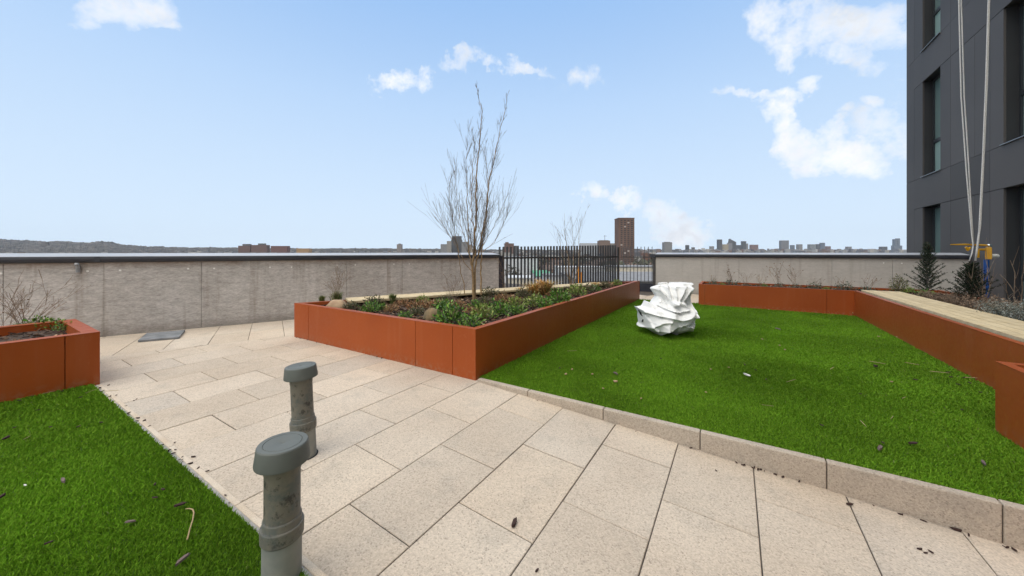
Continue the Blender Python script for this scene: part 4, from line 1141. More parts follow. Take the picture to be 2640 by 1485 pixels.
put(v_shrub(91, .14, .27, 420, .032, [(.13, .15, .05), (.20, .20, .07), (.08, .09, .035), (.25, .22, .12)]), P(2316, 752, ZS+.01), 'upright yellow-green shrub left of the dark conifers', 'shrub', None, 1.0)
put(v_shrub(92, .10, .09, 160, .028, [(.2, .33, .07), (.13, .24, .05)]), rb(2388, 2.72), 'fresh lime green plant at the foot of the dark conifer', 'shrub', None, 1.1)
put(sh[2], rb(2345, 2.62), 'low green plant left of the lime green one', 'shrub', None, .6)
put(v_conifer(94, .90, .36), rb(2390, 2.80), 'taller pointed dark conifer in the right planter', 'conifer')
put(v_conifer(95, .62, .37), rb(2503, 2.90), 'broader dark conifer beside the blue post', 'conifer')
put(v_dead(96, .7, 5, .35, .05, name='bare_shrub', r=.008, lev=1), rb(2531, 2.97), 'tall bare tan stems in front of the blue post', 'shrub', None, 1.0)
put(v_dead(97, .62, 4, .6, .05, name='bare_shrub', r=.007, lev=1), rb(2618, 3.0), 'bare branching stems at the right photo edge', 'shrub', None, 1.0)
k = 0
for i in range(30):       # dry tan growth then grey lavender nearer
    a = 8.3-i*.21+random.uniform(-.1, .1)
    for q in range(2):
        b = 2.60+q*.28+random.uniform(-.06, .08); loc = AB(a, b, ZS+.01)
        where = 'at the far end of' if a > 7.4 else ('along the middle of' if a > 5.0 else 'near the cut-off end of')
        if a > 6.6: put(tan, loc, 'dry tan tangle of twigs spilling %s the right timber bench' % where, 'plant', 'dry tan plants beside the right bench', random.uniform(.9, 1.3))
        elif random.random() < .8 or q: put(lv[(i+q) % 2], loc, 'low grey-green lavender clump %s the right timber bench' % where, 'plant', 'grey lavender clumps beside the right bench', random.uniform(.9, 1.25))
        else: put(tan, loc, 'dry tan tangle of twigs among lavender %s the right timber bench' % where, 'plant', 'dry tan plants beside the right bench', random.uniform(.9, 1.2))

# ------------------------------------------------------------------ blue post with yellow rope clamp and ropes
M['blue'] = mat('blue_paint', (.006, .05, .22), (.01, .07, .27), 10, .4); M['yellow'] = mat('yellow_paint', (.62, .30, .01), (.70, .38, .02), 15, .45)
M['rope'] = mat('white_rope', (.78, .76, .72), (.60, .58, .55), 90, .8, coord='pos', bump=.6, bscale=150)
M['silver'] = mat('silver', (.6, .62, .65), rough=.25, metal=.9)
pb = rb(2543, 3.42, 0)
t = thing('anchor_post', 'blue steel post behind the right planter', 'post', pb)
mm = MB(); mm.tube([pb+Vector((0, 0, -.3)), pb+Vector((0, 0, 1.02))], .030, 20); mm.build('post', M['blue'], t, smooth='auto')
mm = MB(); mm.tube([pb+Vector((0, 0, -.0)), pb+Vector((0, 0, .012))], .09, 20); mm.build('base_plate', M['blue'], t)
yc = pb.y; 
def pv_(u, v, dy_=0): return V(u, v, yc+dy_)
t = thing('rope_clamp', 'yellow rope access clamp and lever on top of the blue post', 'clamp', pb+Vector((0, 0, 1.0)))
mm = MB(); c0 = pv_(2548.5, 652)
rd = Vector((c0.x, c0.y, 0)).normalized(); rt = Vector((rd.y, -rd.x, 0)); cq = [c0-rt*.034-rd*.04, c0+rt*.034-rd*.04, c0+rt*.034+rd*.04, c0-rt*.034+rd*.04]
mm.prism([(p.x, p.y) for p in cq], pv_(0, 668.5).z, pv_(0, 638).z); mm.build('body', M['yellow'], t, bevel=.006)
mm = MB(); mm.tube([pv_(2451, 630.5), pv_(2490, 630.5), pv_(2544, 632.5)], [.008, .015, .015], 10); mm.build('lever', M['yellow'], t)
mm = MB(); mm.tube([pv_(2524, 643.5), pv_(2540, 643.5)], .016, 8); mm.build('arm', M['yellow'], t)
mm = MB(); mm.tube([pv_(2522, 642), pv_(2520, 652), pv_(2522, 664)], [.014, .023, .014], 12); mm.build('cheek', M['yellow'], t)
mm = MB(); mm.tube([pv_(2490, 637), pv_(2495, 643), pv_(2502, 638)], [.014, .028, .012], 8); mm.build('hook', M['yellow'], t)
mm = MB(); mm.lathe([(.003, -.028), (.022, -.02), (.03, 0), (.022, .02), (.003, .028)], 16, __import__('mathutils').Matrix.Translation(pv_(2550, 633))); mm.build('ball', M['silver'], t, smooth=True)
mm = MB(); mm.tube([pv_(2553, 660), pv_(2571, 660)], .03, 16); mm.build('cylinder', M['plug'], t, smooth='auto')
def rope(label, pts, r=.011):
    P_ = [V(u, v, yc-.12) for u, v in pts]
    # carries on straight up to the roof
    d = (P_[0]-P_[1]).normalized(); k = (TOP+.3-P_[0].z)/d.z; P_ = [P_[0]+d*k]+P_
    m = MB(); m.tube(P_, r, 8); o = m.build('rope', M['rope'], smooth=True); tag(o, label, 'rope', 'white ropes hanging to the clamp')
rope('leftmost strand of the white ropes hanging past the dark building', [(2472, 0), (2478, 250), (2492, 450), (2505, 600), (2509, 632), (2506, 652), (2499, 673)], .0078)
rope('middle strand of the white ropes, close beside the leftmost one', [(2478, 0), (2486, 250), (2497, 420), (2506, 580), (2510.5, 632)], .0078)
rope('right hand thicker white rope hanging past the dark building', [(2550, 0), (2545, 200), (2537, 380), (2527, 580), (2519, 640), (2515, 672)], .0115)
rope('thin white strand twisted beside the right hand rope', [(2548, 0), (2542, 200), (2534, 400), (2525, 580), (2521, 640)], .008)

# ------------------------------------------------------------------ litter on lawns and slabs
def chip_mesh(seed, l, w, th, col, mname='wood_chip'):
    random.seed(seed); m = MB(); n = 6; vs = []
    for s_ in (0, 1):
        for i in range(n):
            an = 2*math.pi*i/n; vs.append((math.cos(an)*l/2*random.uniform(.7, 1.1), math.sin(an)*w/2*random.uniform(.7, 1.1), s_*th+random.uniform(0, th*.5)))
    m.add(vs, [tuple(range(n-1, -1, -1)), tuple(range(n, 2*n))]+[(i, (i+1) % n, n+(i+1) % n, n+i) for i in range(n)], col)
    return m.build(mname, M['chip'])
dk = (.055, .034, .030); tn = (.42, .29, .17); gy = (.16, .12, .11); wh = (.62, .60, .55)
protos = {'dk': chip_mesh(1, .04, .014, .008, dk), 'gy': chip_mesh(2, .045, .013, .008, gy), 'tn': chip_mesh(3, .03, .016, .006, tn), 'wh': chip_mesh(4, .05, .012, .006, wh), 'st': chip_mesh(5, .11, .004, .004, (.38, .30, .16), 'straw')}
first = {k: True for k in protos}
def litter(kind, u, v, s_, label, group, z=LZ+.014, rz=None, cat='wood chip'):
    pr_ = protos[kind]
    if first[kind]: o = pr_; first[kind] = False
    else: o = pr_.copy(); COL.objects.link(o)
    o.location = P(u, v, z+.004); s_ *= (1.15 if v < 1000 else .85); o.scale = (s_,)*3; o.rotation_euler = (random.uniform(-.15, .15), random.uniform(-.15, .15), random.uniform(0, 6.28) if rz is None else rz)
    tag(o, label, cat, group)
random.seed(5)
GL = 'bark chips on the left lawn'; GR = 'bark chips on the right lawn'; GP = 'bark bits on the paving'
for (k_, u, v, s_, lb) in [('dk', 16, 1131, 1.5, 'long dark bark chip at the left edge of the left lawn'), ('gy', 163, 1240, 1.3, 'grey brown bark chip in the middle of the left lawn'), ('wh', 64, 1252, .7, 'small pale splinter on the left lawn'),
  ('dk', 462, 1305, 1.4, 'dark bark chip beside the curled twig'), ('gy', 336, 1347, 1.0, 'pinkish bark chip left of the curled twig'), ('gy', 471, 1445, 1.3, 'large brown bark chip nearest the vent pipe on the left lawn'), ('dk', 3, 1282, 1.2, 'round dark bark lump at the left photo edge'),
  ('dk', 124, 1402, .8, 'faint dark bark chip near the bottom of the left lawn')]: litter(k_, u, v, s_, lb, GL)
for (u, v) in [(130, 1102), (202, 1101), (36, 1104), (98, 1058), (160, 1009), (84, 1022), (27, 1027), (50, 1033), (400, 1250), (421, 1263), (208, 1025), (398, 1285), (260, 1090)]:
    litter('dk', u, v, .8, 'small dark bark crumb on the left lawn', GL)
for (u, v) in [(286, 1008), (240, 1007), (125, 1012), (70, 1129)]: litter('st', u, v, .9, 'thin yellow straw on the left lawn', 'straws on the left lawn', cat='straw')
for (k_, u, v, s_, lb) in [('wh', 1925, 968, 1.5, 'white splinter lying in the middle of the right lawn'), ('gy', 2005, 849, 1.6, 'flat grey chip halfway to the back planter arm'), ('dk', 2353, 1145, 1.5, 'dark fat bark lump on the right lawn'), ('gy', 2268, 1157, 1.8, 'long brown bark chip left of the fat dark lump'),
  ('tn', 1587, 985, 1.3, 'pale tan chip nearest the kerb, lower of a pair'), ('gy', 1587, 964, 1.2, 'brown chip just above the pale tan pair'), ('gy', 2536, 1195, 1.3, 'brown chip near the lower right corner of the lawn'), ('dk', 2258, 946, 1.9, 'thin dark bark strip towards the timber bench')]: litter(k_, u, v, s_, lb, GR)
for (u, v) in [(1459, 965), (1527, 965), (1555, 1002), (1879, 948), (1832, 953), (1475, 953), (1982, 798), (2024, 902), (1965, 875), (2299, 985), (2010, 891), (2265, 868), (2312, 869), (1653, 1028), (1820, 1012)]: litter('tn', u, v, .85, 'small tan chip on the right lawn', GR)
for (u, v) in [(1443, 950), (1400, 905), (1704, 925), (1920, 941), (1975, 979), (1948, 955), (2218, 1016), (2118, 1097), (2275, 1142), (2360, 980), (2451, 973), (2485, 975), (2470, 992), (2500, 988), (2528, 1012), (2446, 960), (1527, 1036), (1775, 1011), (2480, 1057)]: litter('dk', u, v, .8, 'small dark bark crumb on the right lawn', GR)
for (u, v) in [(1475, 905), (2040, 982), (2225, 1092), (2350, 938), (2145, 950), (1980, 1046), (2260, 935), (2420, 960), (2300, 1077), (2330, 1026), (2510, 975)]: litter('st', u, v, 1.0, 'thin yellow straw on the right lawn', 'straws on the right lawn', cat='straw')
for i in range(7): litter('st', 2142+i*9, 801+random.uniform(-5, 4), 2.6, 'pale broken stalk heaped by the corner of the right planter', 'stalks by the right planter', z=LZ+.02+i*.004, rz=random.uniform(.2, 1.0), cat='stalk')
# crumbs on the slabs
def pav(u, v):
    ray = Vector(((u-1320)/F, 1, -(v-VH)/F)); tt = EYE/(-ray.z)
    p = ray*tt; a, b = ab_of(p)
    if b > BC and a < AK:
        db = ray.x*d2.x+ray.y*d2.y; tt = (SLOPE*BC-EYE)/(ray.z+SLOPE*db); p = ray*tt
    else: p = Vector((p.x, p.y, 0))
    p.z = gz(*ab_of(p)); return p
def plit(kind, u, v, s_, label, rz=None):
    litter(kind, u, v, s_, label, GP, rz=rz); o = COL.objects[-1] if not first.get('x') else None
    return o
def place(kind, u, v, s_, label, rz=None):
    o = protos[kind].copy(); COL.objects.link(o); p = pav(u, v); o.location = (p.x, p.y, EYE-0+0 if False else 0); 
    o.location = (p.x, p.y, gz(*ab_of(p))+.002)
    o.scale = (s_,)*3; o.rotation_euler = (0, 0, random.uniform(0, 6.28) if rz is None else rz); tag(o, label, 'wood chip', GP)
place('dk', 1326, 1354, 1.5, 'dark curled bark chip alone on a front slab', 1.2)
place('dk', 2190, 1303, 1.0, 'dark bark lump on the slabs under the kerb')
place('dk', 2371, 1418, .7, 'grey pebble-like chip on the slab near the lower right'); place('dk', 2466, 1369, 1.1, 'dark bark clump at a slab joint below the kerb, farthest right')
for (u, v) in [(2386, 1428), (2400, 1425), (1384, 1474), (2322, 1328), (1846, 1215), (498, 1180), (511, 1209), (372, 1086), (352, 1030), (345, 1034), (535, 1216), (262, 1010), (280, 994), (450, 1143), (325, 1048), (300, 1020), (330, 1067), (385, 1100)]:
    place('dk', u, v, random.uniform(.4, .8), 'tiny dark bark crumb on the paving')
for i in range(24):
    b = random.uniform(-1.7, 1.35) if i > 16 else random.choice([-.05, .0, .05, .1, .9, 1.0, .8])+random.gauss(0, .05)
    o = protos['dk'].copy(); COL.objects.link(o); o.location = AB(AK-.012-random.random()*.015, b, -SLOPE*(b-BC)+.003); s_ = random.uniform(.3, .75); o.scale = (s_,)*3
    o.rotation_euler = (0, 0, random.uniform(0, 6.28)); tag(o, 'dark bark crumb caught along the foot of the kerb', 'wood chip', 'bark crumbs along the kerb')
for i in range(26):
    b = random.uniform(-4.6, -1.8); o = protos['dk'].copy(); COL.objects.link(o); o.location = AB(.685+random.gauss(0, .012), b, .006); s_ = random.uniform(.3, .8); o.scale = (s_,)*3
    o.rotation_euler = (0, 0, random.uniform(0, 6.28)); tag(o, 'dark bark crumb along the edging of the left lawn', 'wood chip', 'bark crumbs along the left edging')
for i in range(9):
    o = protos['dk'].copy(); COL.objects.link(o); o.location = AB(2.485, random.uniform(-5, -2), .003); s_ = random.uniform(.4, .9); o.scale = (s_,)*3
    o.rotation_euler = (0, 0, random.uniform(0, 6.28)); tag(o, 'dark bark crumb at the foot of the central planter', 'wood chip', 'bark crumbs by the central planter')
# curled twig on the left lawn
pts = [P(u, v, LZ+.02) for u, v in ((478, 1312), (489, 1311), (497, 1314), (500, 1322), (497, 1340), (490, 1362), (483, 1391))]
mm = MB(); mm.tube(pts, [.0015, .0024, .003, .003, .0025, .0025, .003], 6, (.36, .27, .15)); o = mm.build('twig', M['chip'], smooth=True); tag(o, 'long hooked tan twig lying on the left lawn', 'twig')

# ------------------------------------------------------------------ the city beyond
GZ = -25.0
def ground_mat():
    m = mat('far_ground', (.060, .062, .045), (.13, .115, .10), .004, .95, detail=8, fine=(.03, .5, 1.4)); return m
mm = MB(); mm.face([(-30000, -4000, GZ), (30000, -4000, GZ), (30000, 30000, GZ), (-30000, 30000, GZ)])
o = mm.build('ground', ground_mat()); o['kind'] = 'structure'; o['label'] = 'flat city ground stretching to the horizon'
# hills on the left
def hills():
    prof = [(-3000, 600), (-1500, 605), (-600, 612), (-200, 618), (0, 620), (60, 622), (110, 625), (150, 624), (200, 627), (240, 626.5), (262, 625), (290, 627), (310, 632), (350, 635), (420, 637.5), (520, 639), (700, 640.5), (900, 641.5), (1100, 642), (1300, 644), (1700, 646), (2300, 647), (3600, 647)]
    us = [p[0] for p in prof]; vv = [p[1] for p in prof]; b = MB(); nu, nd = 2600, 12; vs = []
    for i in range(nu+1):
        u = -3000+6600*i/nu; r = (u-1320)/F; v = float(np.interp(u, us, vv)); D = 5200
        hz = (VH-v)/F*D
        for j in range(nd+1):
            q = j/nd; y = D*(.45+.55*q) if j <= nd-2 else D*(1+.12*(j-nd+2)); f = min(1, q*1.2)
            z = (GZ+2)+(hz-GZ)*(f**1.6 if f < 1 else 1)
            if j == nd: z = GZ-5
            n_ = mnoise.noise(Vector((r*60, q*9, 0)))*9+(mnoise.noise(Vector((r*240, q*20, 3)))*8+mnoise.noise(Vector((r*700, q*40, 3)))*6)*(1 if f > .3 else .3)
            vs.append((r*y, y, z+(n_ if 0 < j < nd else 0)))
    fs = [(i*(nd+1)+j, (i+1)*(nd+1)+j, (i+1)*(nd+1)+j+1, i*(nd+1)+j+1) for i in range(nu) for j in range(nd)]
    b.add(vs, fs); m = bpy.data.materials.new('wooded_hills'); m.use_nodes = True; t = m.node_tree; bs = t.nodes['Principled BSDF']
    g = nn(t, 'ShaderNodeNewGeometry').outputs['Position']
    n1 = nn(t, 'ShaderNodeTexNoise'); n1.inputs['Scale'].default_value = .012; n1.inputs['Detail'].default_value = 6; t.links.new(g, n1.inputs['Vector'])
    col = mixc(t, maprange(t, n1.outputs['Fac'], .42, .60), (.004, .005, .003, 1), (.042, .036, .026, 1))
    vo = nn(t, 'ShaderNodeTexVoronoi'); vo.inputs['Scale'].default_value = .035; t.links.new(g, vo.inputs['Vector'])
    sp = nn(t, 'ShaderNodeSeparateColor'); t.links.new(vo.outputs['Color'], sp.inputs[0])
    hs = math_(t, 'GREATER_THAN', sp.outputs[0], .80); col = mixc(t, math_(t, 'MULTIPLY', hs, .6), col, (.22, .185, .16, 1))
    t.links.new(col, bs.inputs['Base Color']); bs.inputs['Roughness'].default_value = 1
    o = b.build('hills', m); o['kind'] = 'structure'; o['label'] = 'low wooded hills with scattered houses along the left horizon'
hills()
def win_mat(name, c, wcol=(.05, .055, .06), sx=.30, sz=.36):
    """brick/concrete wall with rows of small windows, world-aligned"""
    m = bpy.data.materials.new(name); m.use_nodes = True; t = m.node_tree; b = t.nodes['Principled BSDF']
    vc = nn(t, 'ShaderNodeVertexColor'); vc.layer_name = 'Col'
    g = nn(t, 'ShaderNodeNewGeometry'); sp = nn(t, 'ShaderNodeSeparateXYZ'); t.links.new(g.outputs['Position'], sp.inputs[0])
    hx = math_(t, 'ADD', sp.outputs[0], sp.outputs[1])
    fx = math_(t, 'FRACT', math_(t, 'MULTIPLY', hx, sx)); fz = math_(t, 'FRACT', math_(t, 'MULTIPLY', sp.outputs[2], sz))
    w = math_(t, 'MULTIPLY', math_(t, 'GREATER_THAN', fx, .45), math_(t, 'GREATER_THAN', fz, .5))
    nz_ = nn(t, 'ShaderNodeSeparateXYZ'); t.links.new(g.outputs['Normal'], nz_.inputs[0])
    w = math_(t, 'MULTIPLY', w, math_(t, 'LESS_THAN', nz_.outputs[2], .5))
    col = mixc(t, math_(t, 'MULTIPLY', w, .7), mixc(t, 1.0, vc.outputs['Color'], c+(1,), 'MULTIPLY'), wcol+(1,))
    t.links.new(col, b.inputs['Base Color']); b.inputs['Roughness'].default_value = .8
    return m
M['city'] = win_mat('city_walls', (1, 1, 1)); M['plain'] = mat('far_plain', (1, 1, 1), vcol=True, rough=.85)
# low mass of roofs, uncountable
mm = MB(); random.seed(3)
for i in range(5200):
    r = random.uniform(-2.2, 2.6); y = 700*(10**random.uniform(0, .93)); x = r*y
    if y < 1000 and r < -.2: continue
    h = random.uniform(6, 13) if random.random() < .85 else random.uniform(14, 26)
    if y > 3500: h += random.uniform(4, 12)
    if y > 3600 and r > -.15: h += random.expovariate(1/(11 if r > .3 else 6))
    w = random.uniform(8, 26)*(1+y/5000); d = random.uniform(8, 16)
    c = random.choice([(.17, .10, .075), (.22, .20, .18), (.30, .29, .27), (.12, .11, .105), (.42, .41, .39), (.15, .12, .10), (.10, .10, .11)])
    mm.box(x-w/2, x+w/2, y-d/2, y+d/2, GZ-.5, GZ+h, c)
for i in range(2600):
    r = random.uniform(-.05, 1.13) if i % 4 else random.uniform(-1.5, .1); y = random.uniform(3300, 6400); x = r*y
    top = random.triangular(.5, 9.5 if r > .3 else 4.5, 2.5); h = top/F*y+EYE-GZ; w = random.uniform(12, 42)
    c = random.choice([(.20, .15, .13), (.24, .23, .22), (.30, .30, .30), (.13, .13, .14), (.36, .34, .31), (.17, .18, .20)])
    mm.box(x-w/2, x+w/2, y, y+20, GZ-.5, GZ+h, c)
o = mm.build('distant_rooftops', M['plain']); tag(o, 'hazy mass of low city roofs reaching to the horizon', 'rooftops', None, 'stuff')
mm = MB()
for i in range(5200):
    r = random.uniform(-2.2, 2.6); y = 500*(10**random.uniform(0, 1.0)); x = r*y; s_ = random.uniform(5, 12)*(1+y/4000); h = random.uniform(8, 15)+(y/900 if y > 3000 else 0)
    k = random.uniform(.6, 1.4); c = (.045*k, .045*k, .028*k); vs = []
    for j in range(6): an = j*1.047; vs.append((x+math.cos(an)*s_*random.uniform(.7, 1), y+math.sin(an)*s_*random.uniform(.7, 1), GZ+h*random.uniform(.3, .6)))
    vs += [(x, y, GZ+h), (x, y, GZ)]
    mm.add(vs, [(j, (j+1) % 6, 6) for j in range(6)]+[((j+1) % 6, j, 7) for j in range(6)], c)
o = mm.build('distant_trees', M['plain']); tag(o, 'dark bare winter trees scattered among the far roofs', 'trees', None, 'stuff')
def block(u0, u1, vt, D, col, label, dep=None, steps=(), name='tower_block', ds=1.0):
    x0, x1 = (u0-1320)/F*D, (u1-1320)/F*D; zt = EYE+(VH-vt)/F*D; w = x1-x0; dep = dep or min(w, 30)
    t = thing(name, label, 'building', ((x0+x1)/2, D+dep/2, GZ))
    m = MB(); m.box(x0, x1, D, D+dep, GZ, zt, col); m.build('wall', M['city'], t)
    rf = MB(); rf.box(x0+w*.0, x1-w*.0, D, D+dep, zt+.01, zt+1.0, tuple(c*.6 for c in col)); rf.build('roof', M['plain'], t)
    for (f0, f1, vt2, cc) in steps:
        m = MB(); m.box(x0+w*f0, x0+w*f1, D+dep*.2, D+dep*.8, zt+1.01, EYE+(VH-vt2)/F*D, cc or col); m.build('roof_housing', M['plain'], t)
    return t
bk = (.15, .088, .07); gyc = (.25, .25, .25); dg = (.10, .105, .11); cr_ = (.42, .36, .25); bl = (.17, .20, .24)
block(614, 645, 634, 2300, bk, 'brick tower block, left one of the twin blocks over the left wall', steps=((.3, .9, 629, dg),))
block(647, 688, 632, 2300, bk, 'brick tower block, right one of the twin blocks over the left wall', steps=((.4, .8, 627.5, dg),))
block(698, 740, 634.5, 2200, (.17, .085, .072), 'long low red brick block right of the twin blocks')
block(764, 797, 641, 2000, (.38, .24, .12), 'low ochre block over the left wall')
block(1023, 1035, 630, 2800, (.27, .24, .22), 'lone slim grey tower on the horizon left of the tree', steps=((.3, .7, 628, dg),))
block(107, 122, 624, 4000, (.13, .12, .11), 'small dark block standing on the wooded hill', dep=20)
block(1136, 1152, 630, 1700, gyc, 'grey slab left of the clustered towers behind the tree')
block(1152, 1163, 622, 1700, (.30, .28, .25), 'pale slim tower on the left of the cluster behind the tree')
block(1163, 1190, 618, 1750, dg, 'dark tower with a boxy top behind the tree stems', steps=((.05, .95, 608.5, (.09, .09, .1)),))
block(1190, 1206, 624, 1700, gyc, 'grey mid-height tower right of the dark one')
block(1206, 1217, 631, 1700, (.35, .28, .2), 'short buff tower at the right of the cluster')
block(1300, 1325, 628, 1500, bk, 'stepped brown brick block behind the left end of the railing', steps=((.1, .45, 624, bk),))
block(1325, 1338, 634, 1500, dg, 'dark low wing beside the stepped brown block')
block(1545, 1573, 621, 1300, (.21, .15, .12), 'brown block with a crane on its roof left of the tall tower', steps=((.1, .9, 619, (.22, .2, .18)),))
block(1574, 1592, 628, 1300, (.24, .22, .2), 'grey wing between the crane block and the tall tower')
block(1497, 1546, 627.5, 1500, (.50, .52, .54), 'pale glassy low block left of the crane block')
block(1713, 1733, 625, 1900, gyc, 'grey block with a dark top just over the right wall', steps=((.15, .8, 623.5, dg),))
block(1770, 1777, 632, 3800, dg, 'tiny dark tower over the bag')
# roof crane
x = (1561-1320)/F*1300; zt = EYE+(VH-617)/F*1300
t = thing('crane', 'small crane standing on the brown block beside the tall tower', 'crane', (x, 1310, zt)); m = MB(); m.box(x-.5, x+.5, 1309.5, 1310.5, zt-3, zt+15); m.build('mast', M['iron'], t)
m = MB(); m.box(x-4, x+7, 1309.6, 1310.4, zt+12, zt+13); m.build('jib', M['iron'], t)
SK = [(1853, 1862, 617.5, dg, 'slim dark grey tower, leftmost of the skyline cluster'), (1866, 1878, 630, cr_, 'cream block at the foot of the spired tower'), (1879, 1888, 627, gyc, 'light grey tower left of the spired tower'),
 (1899, 1911, 632, dg, 'dark block right of the spired tower'), (1915, 1924, 622, dg, 'grey twin tower with flat top right of the spire'), (1924, 1929, 628, gyc, 'narrow lower tower joined to the grey twin'),
 (1937, 1955, 631, (.22, .14, .12), 'wide reddish block in the skyline'), (2015, 2034, 620, (.22, .22, .23), 'broad tall grey tower alone in mid skyline'), (2043, 2049, 632, bl, 'thin blue-grey tower right of the broad one'),
 (2059, 2069, 630, gyc, 'grey tower with a domed roof in the skyline'), (2088, 2104, 630, (.25, .27, .28), 'wide pale tower in the right skyline'), (2108, 2114, 629.5, dg, 'thin dark tower in the right skyline'), (2119, 2127, 626, bl, 'slim blue-grey tower right of the thin dark one'),
 (2133, 2142, 635, (.2, .13, .12), 'short reddish block in the right skyline'), (2187, 2196, 636, gyc, 'low grey block far along the right skyline'), (2274, 2288, 636, dg, 'low dark block left of the split-top tower'), (1833, 1841, 635, gyc, 'short grey block left of the skyline cluster'), (2003, 2012, 641, (.3, .3, .3), 'low pale block left of the broad tower')]
for i, (u0, u1, vt, c, lb) in enumerate(SK): block(u0, u1, vt, 4600+(i*137 % 900), c, lb, dep=45)
# spired tower and split-top tower
def V2(u, v, D): return ((u-1320)/F*D, EYE+(VH-v)/F*D)
D = 4900; t = thing('spired_tower', 'tower with a sharp sloping spire in the right skyline', 'building', (V2(1890, 650, D)[0], D, GZ)); m = MB()
pts = [V2(1880, 640, D), V2(1898, 640, D), V2(1898, 624, D), V2(1884, 617, D), V2(1882.5, 615, D)]
x0, x1 = pts[0][0], pts[1][0]; 
prof = [(x0, GZ), (x1, GZ), (x1, V2(0, 624, D)[1]), (V2(1886, 0, D)[0], V2(0, 618, D)[1]), (V2(1883, 0, D)[0], V2(0, 615.5, D)[1]), (V2(1882, 0, D)[0], V2(0, 622, D)[1]), (x0, V2(0, 628, D)[1])]
n = len(prof); m.add([(a, D, b) for a, b in prof]+[(a, D+40, b) for a, b in prof], [tuple(range(n)), tuple(range(2*n-1, n-1, -1))]+[(i+n, (i+1) % n+n, (i+1) % n, i) for i in range(n)], dg); m.build('wall', M['city'], t)
t = thing('split_top_tower', 'tall tower with a split twin top at the far right of the skyline', 'building', (V2(2315, 650, D)[0], D, GZ))
for (u0, u1, vt, nm) in ((2305, 2326, 633, 'base'), (2308, 2314, 616.5, 'shaft'), (2315.5, 2321, 614.5, 'shaft')):
    m = MB(); m.box(V2(u0, 0, D)[0], V2(u1, 0, D)[0], D+(2 if nm == 'shaft' else 0), D+40, GZ if nm == 'base' else V2(0, 634, D)[1], V2(0, vt, D)[1], bl); m.build(nm, M['city'], t)
# the tall brick tower, windows built one by one
D = 655.0; x0, x1 = (1595-1320)/F*D, (1635.6-1320)/F*D; zt = EYE+(VH-563.6)/F*D
tt_ = thing('tower_block', 'tall slim brown brick tower standing alone above the railing', 'building', ((x0+x1)/2, D, GZ))
M['tbrick'] = mat('tower_brick', (.135, .082, .062), (.17, .105, .08), .08, .85, fine=(.9, .85, 1.1))
M['tglass'] = mat('tower_glass', (.05, .055, .06), rough=.2); M['tlight'] = mat('tower_pale_panel', (.42, .40, .37), rough=.6)
m = MB(); m.box(x0, x1, D, D+26, GZ, zt); m.build('wall', M['tbrick'], tt_)
m = MB(); m.box(x0-.3, x1+.3, D-.3, D+26.3, zt, zt+1.6); m.build('roof', M['tbrick'], tt_)
mm_ = [MB(), MB()]; ww = (x1-x0)
fl = 23; fh = (zt-2-GZ)/fl; wm = None
for k in range(fl):
    for j in range(4):
        xx = x0+ww*(.12+.22*j); z_ = GZ+k*fh+1.2
        if wm is None:
            b = MB(); b.box(xx, xx+ww*.12, D-.12, D+.1, z_, z_+fh*.5); o0 = b.build('window', M['tglass'], tt_); wm = (o0, xx, z_); continue
        o = wm[0].copy(); COL.objects.link(o); o.location = (xx-wm[1], 0, z_-wm[2])
        if random.random() < .10: o.material_slots[0].link = 'OBJECT'; o.material_slots[0].material = M['tlight']
M['white'] = mat('pale_sheet_wall', (.55, .56, .57), (.48, .49, .50), .3, .6); M['roofg'] = mat('flat_roof_felt', (.20, .20, .205), (.15, .15, .155), .3, .8); M['creamw'] = mat('cream_wall', (.55, .50, .40), (.48, .44, .36), .2, .7)
M['greenr'] = mat('green_roof', (.07, .26, .14), (.09, .30, .17), .2, .6)
def shed(label, u0, u1, vt, D, dep, mw, mr, name='warehouse'):
    xa, xb = (u0-1320)/F*D, (u1-1320)/F*D; z_ = EYE+(VH-vt)/F*D
    t = thing(name, label, 'building', ((xa+xb)/2, D, GZ)); b = MB(); b.box(xa, xb, D, D+dep, GZ, z_); b.build('wall', mw, t)
    b = MB(); b.box(xa-.3, xb+.3, D-.3, D+dep+.3, z_, z_+.35); b.build('roof', mr, t); return t
shed('pale grey warehouse seen behind the left half of the railing', 1296, 1386, 664, 250, 40, M['white'], M['roofg'])
shed('long cream fronted building behind the right half of the railing', 1585, 1760, 689, 160, 18, M['creamw'], M['roofg'])
shed('flat grey roofed block just below the right half of the railing', 1500, 1900, 727, 95, 44, M['podium'], M['roofg'], 'flat_roof_block')
shed('green roofed shed low behind the railing', 1384, 1436, 713, 190, 62, M['white'], M['greenr'], 'shed')
shed('white fronted shed left of the orange posts', 1405, 1500, 712, 130, 12, M['white'], M['roofg'], 'shed')
shed('buff yard building behind the left end of the railing', 1310, 1372, 718, 120, 12, M['creamw'], M['white'], 'shed')
shed('pale low store behind the middle of the railing', 1440, 1560, 690, 170, 14, M['white'], M['white'], 'shed')
M['orange'] = mat('orange_paint', (.75, .27, .02), rough=.5)
for u, lb in ((1491.5, 'orange mast post, left one of the pair behind the railing'), (1499, 'orange mast post, right one of the pair behind the railing')):
    D = 62; x = (u-1320)/F*D; b = MB(); b.tube([(x, D, GZ), (x, D, EYE-(687-650)/F*D+(0 if u < 1495 else -1))], .22, 8); o = b.build('orange_mast', M['orange']); tag(o, lb, 'mast', 'orange masts beyond the railing')
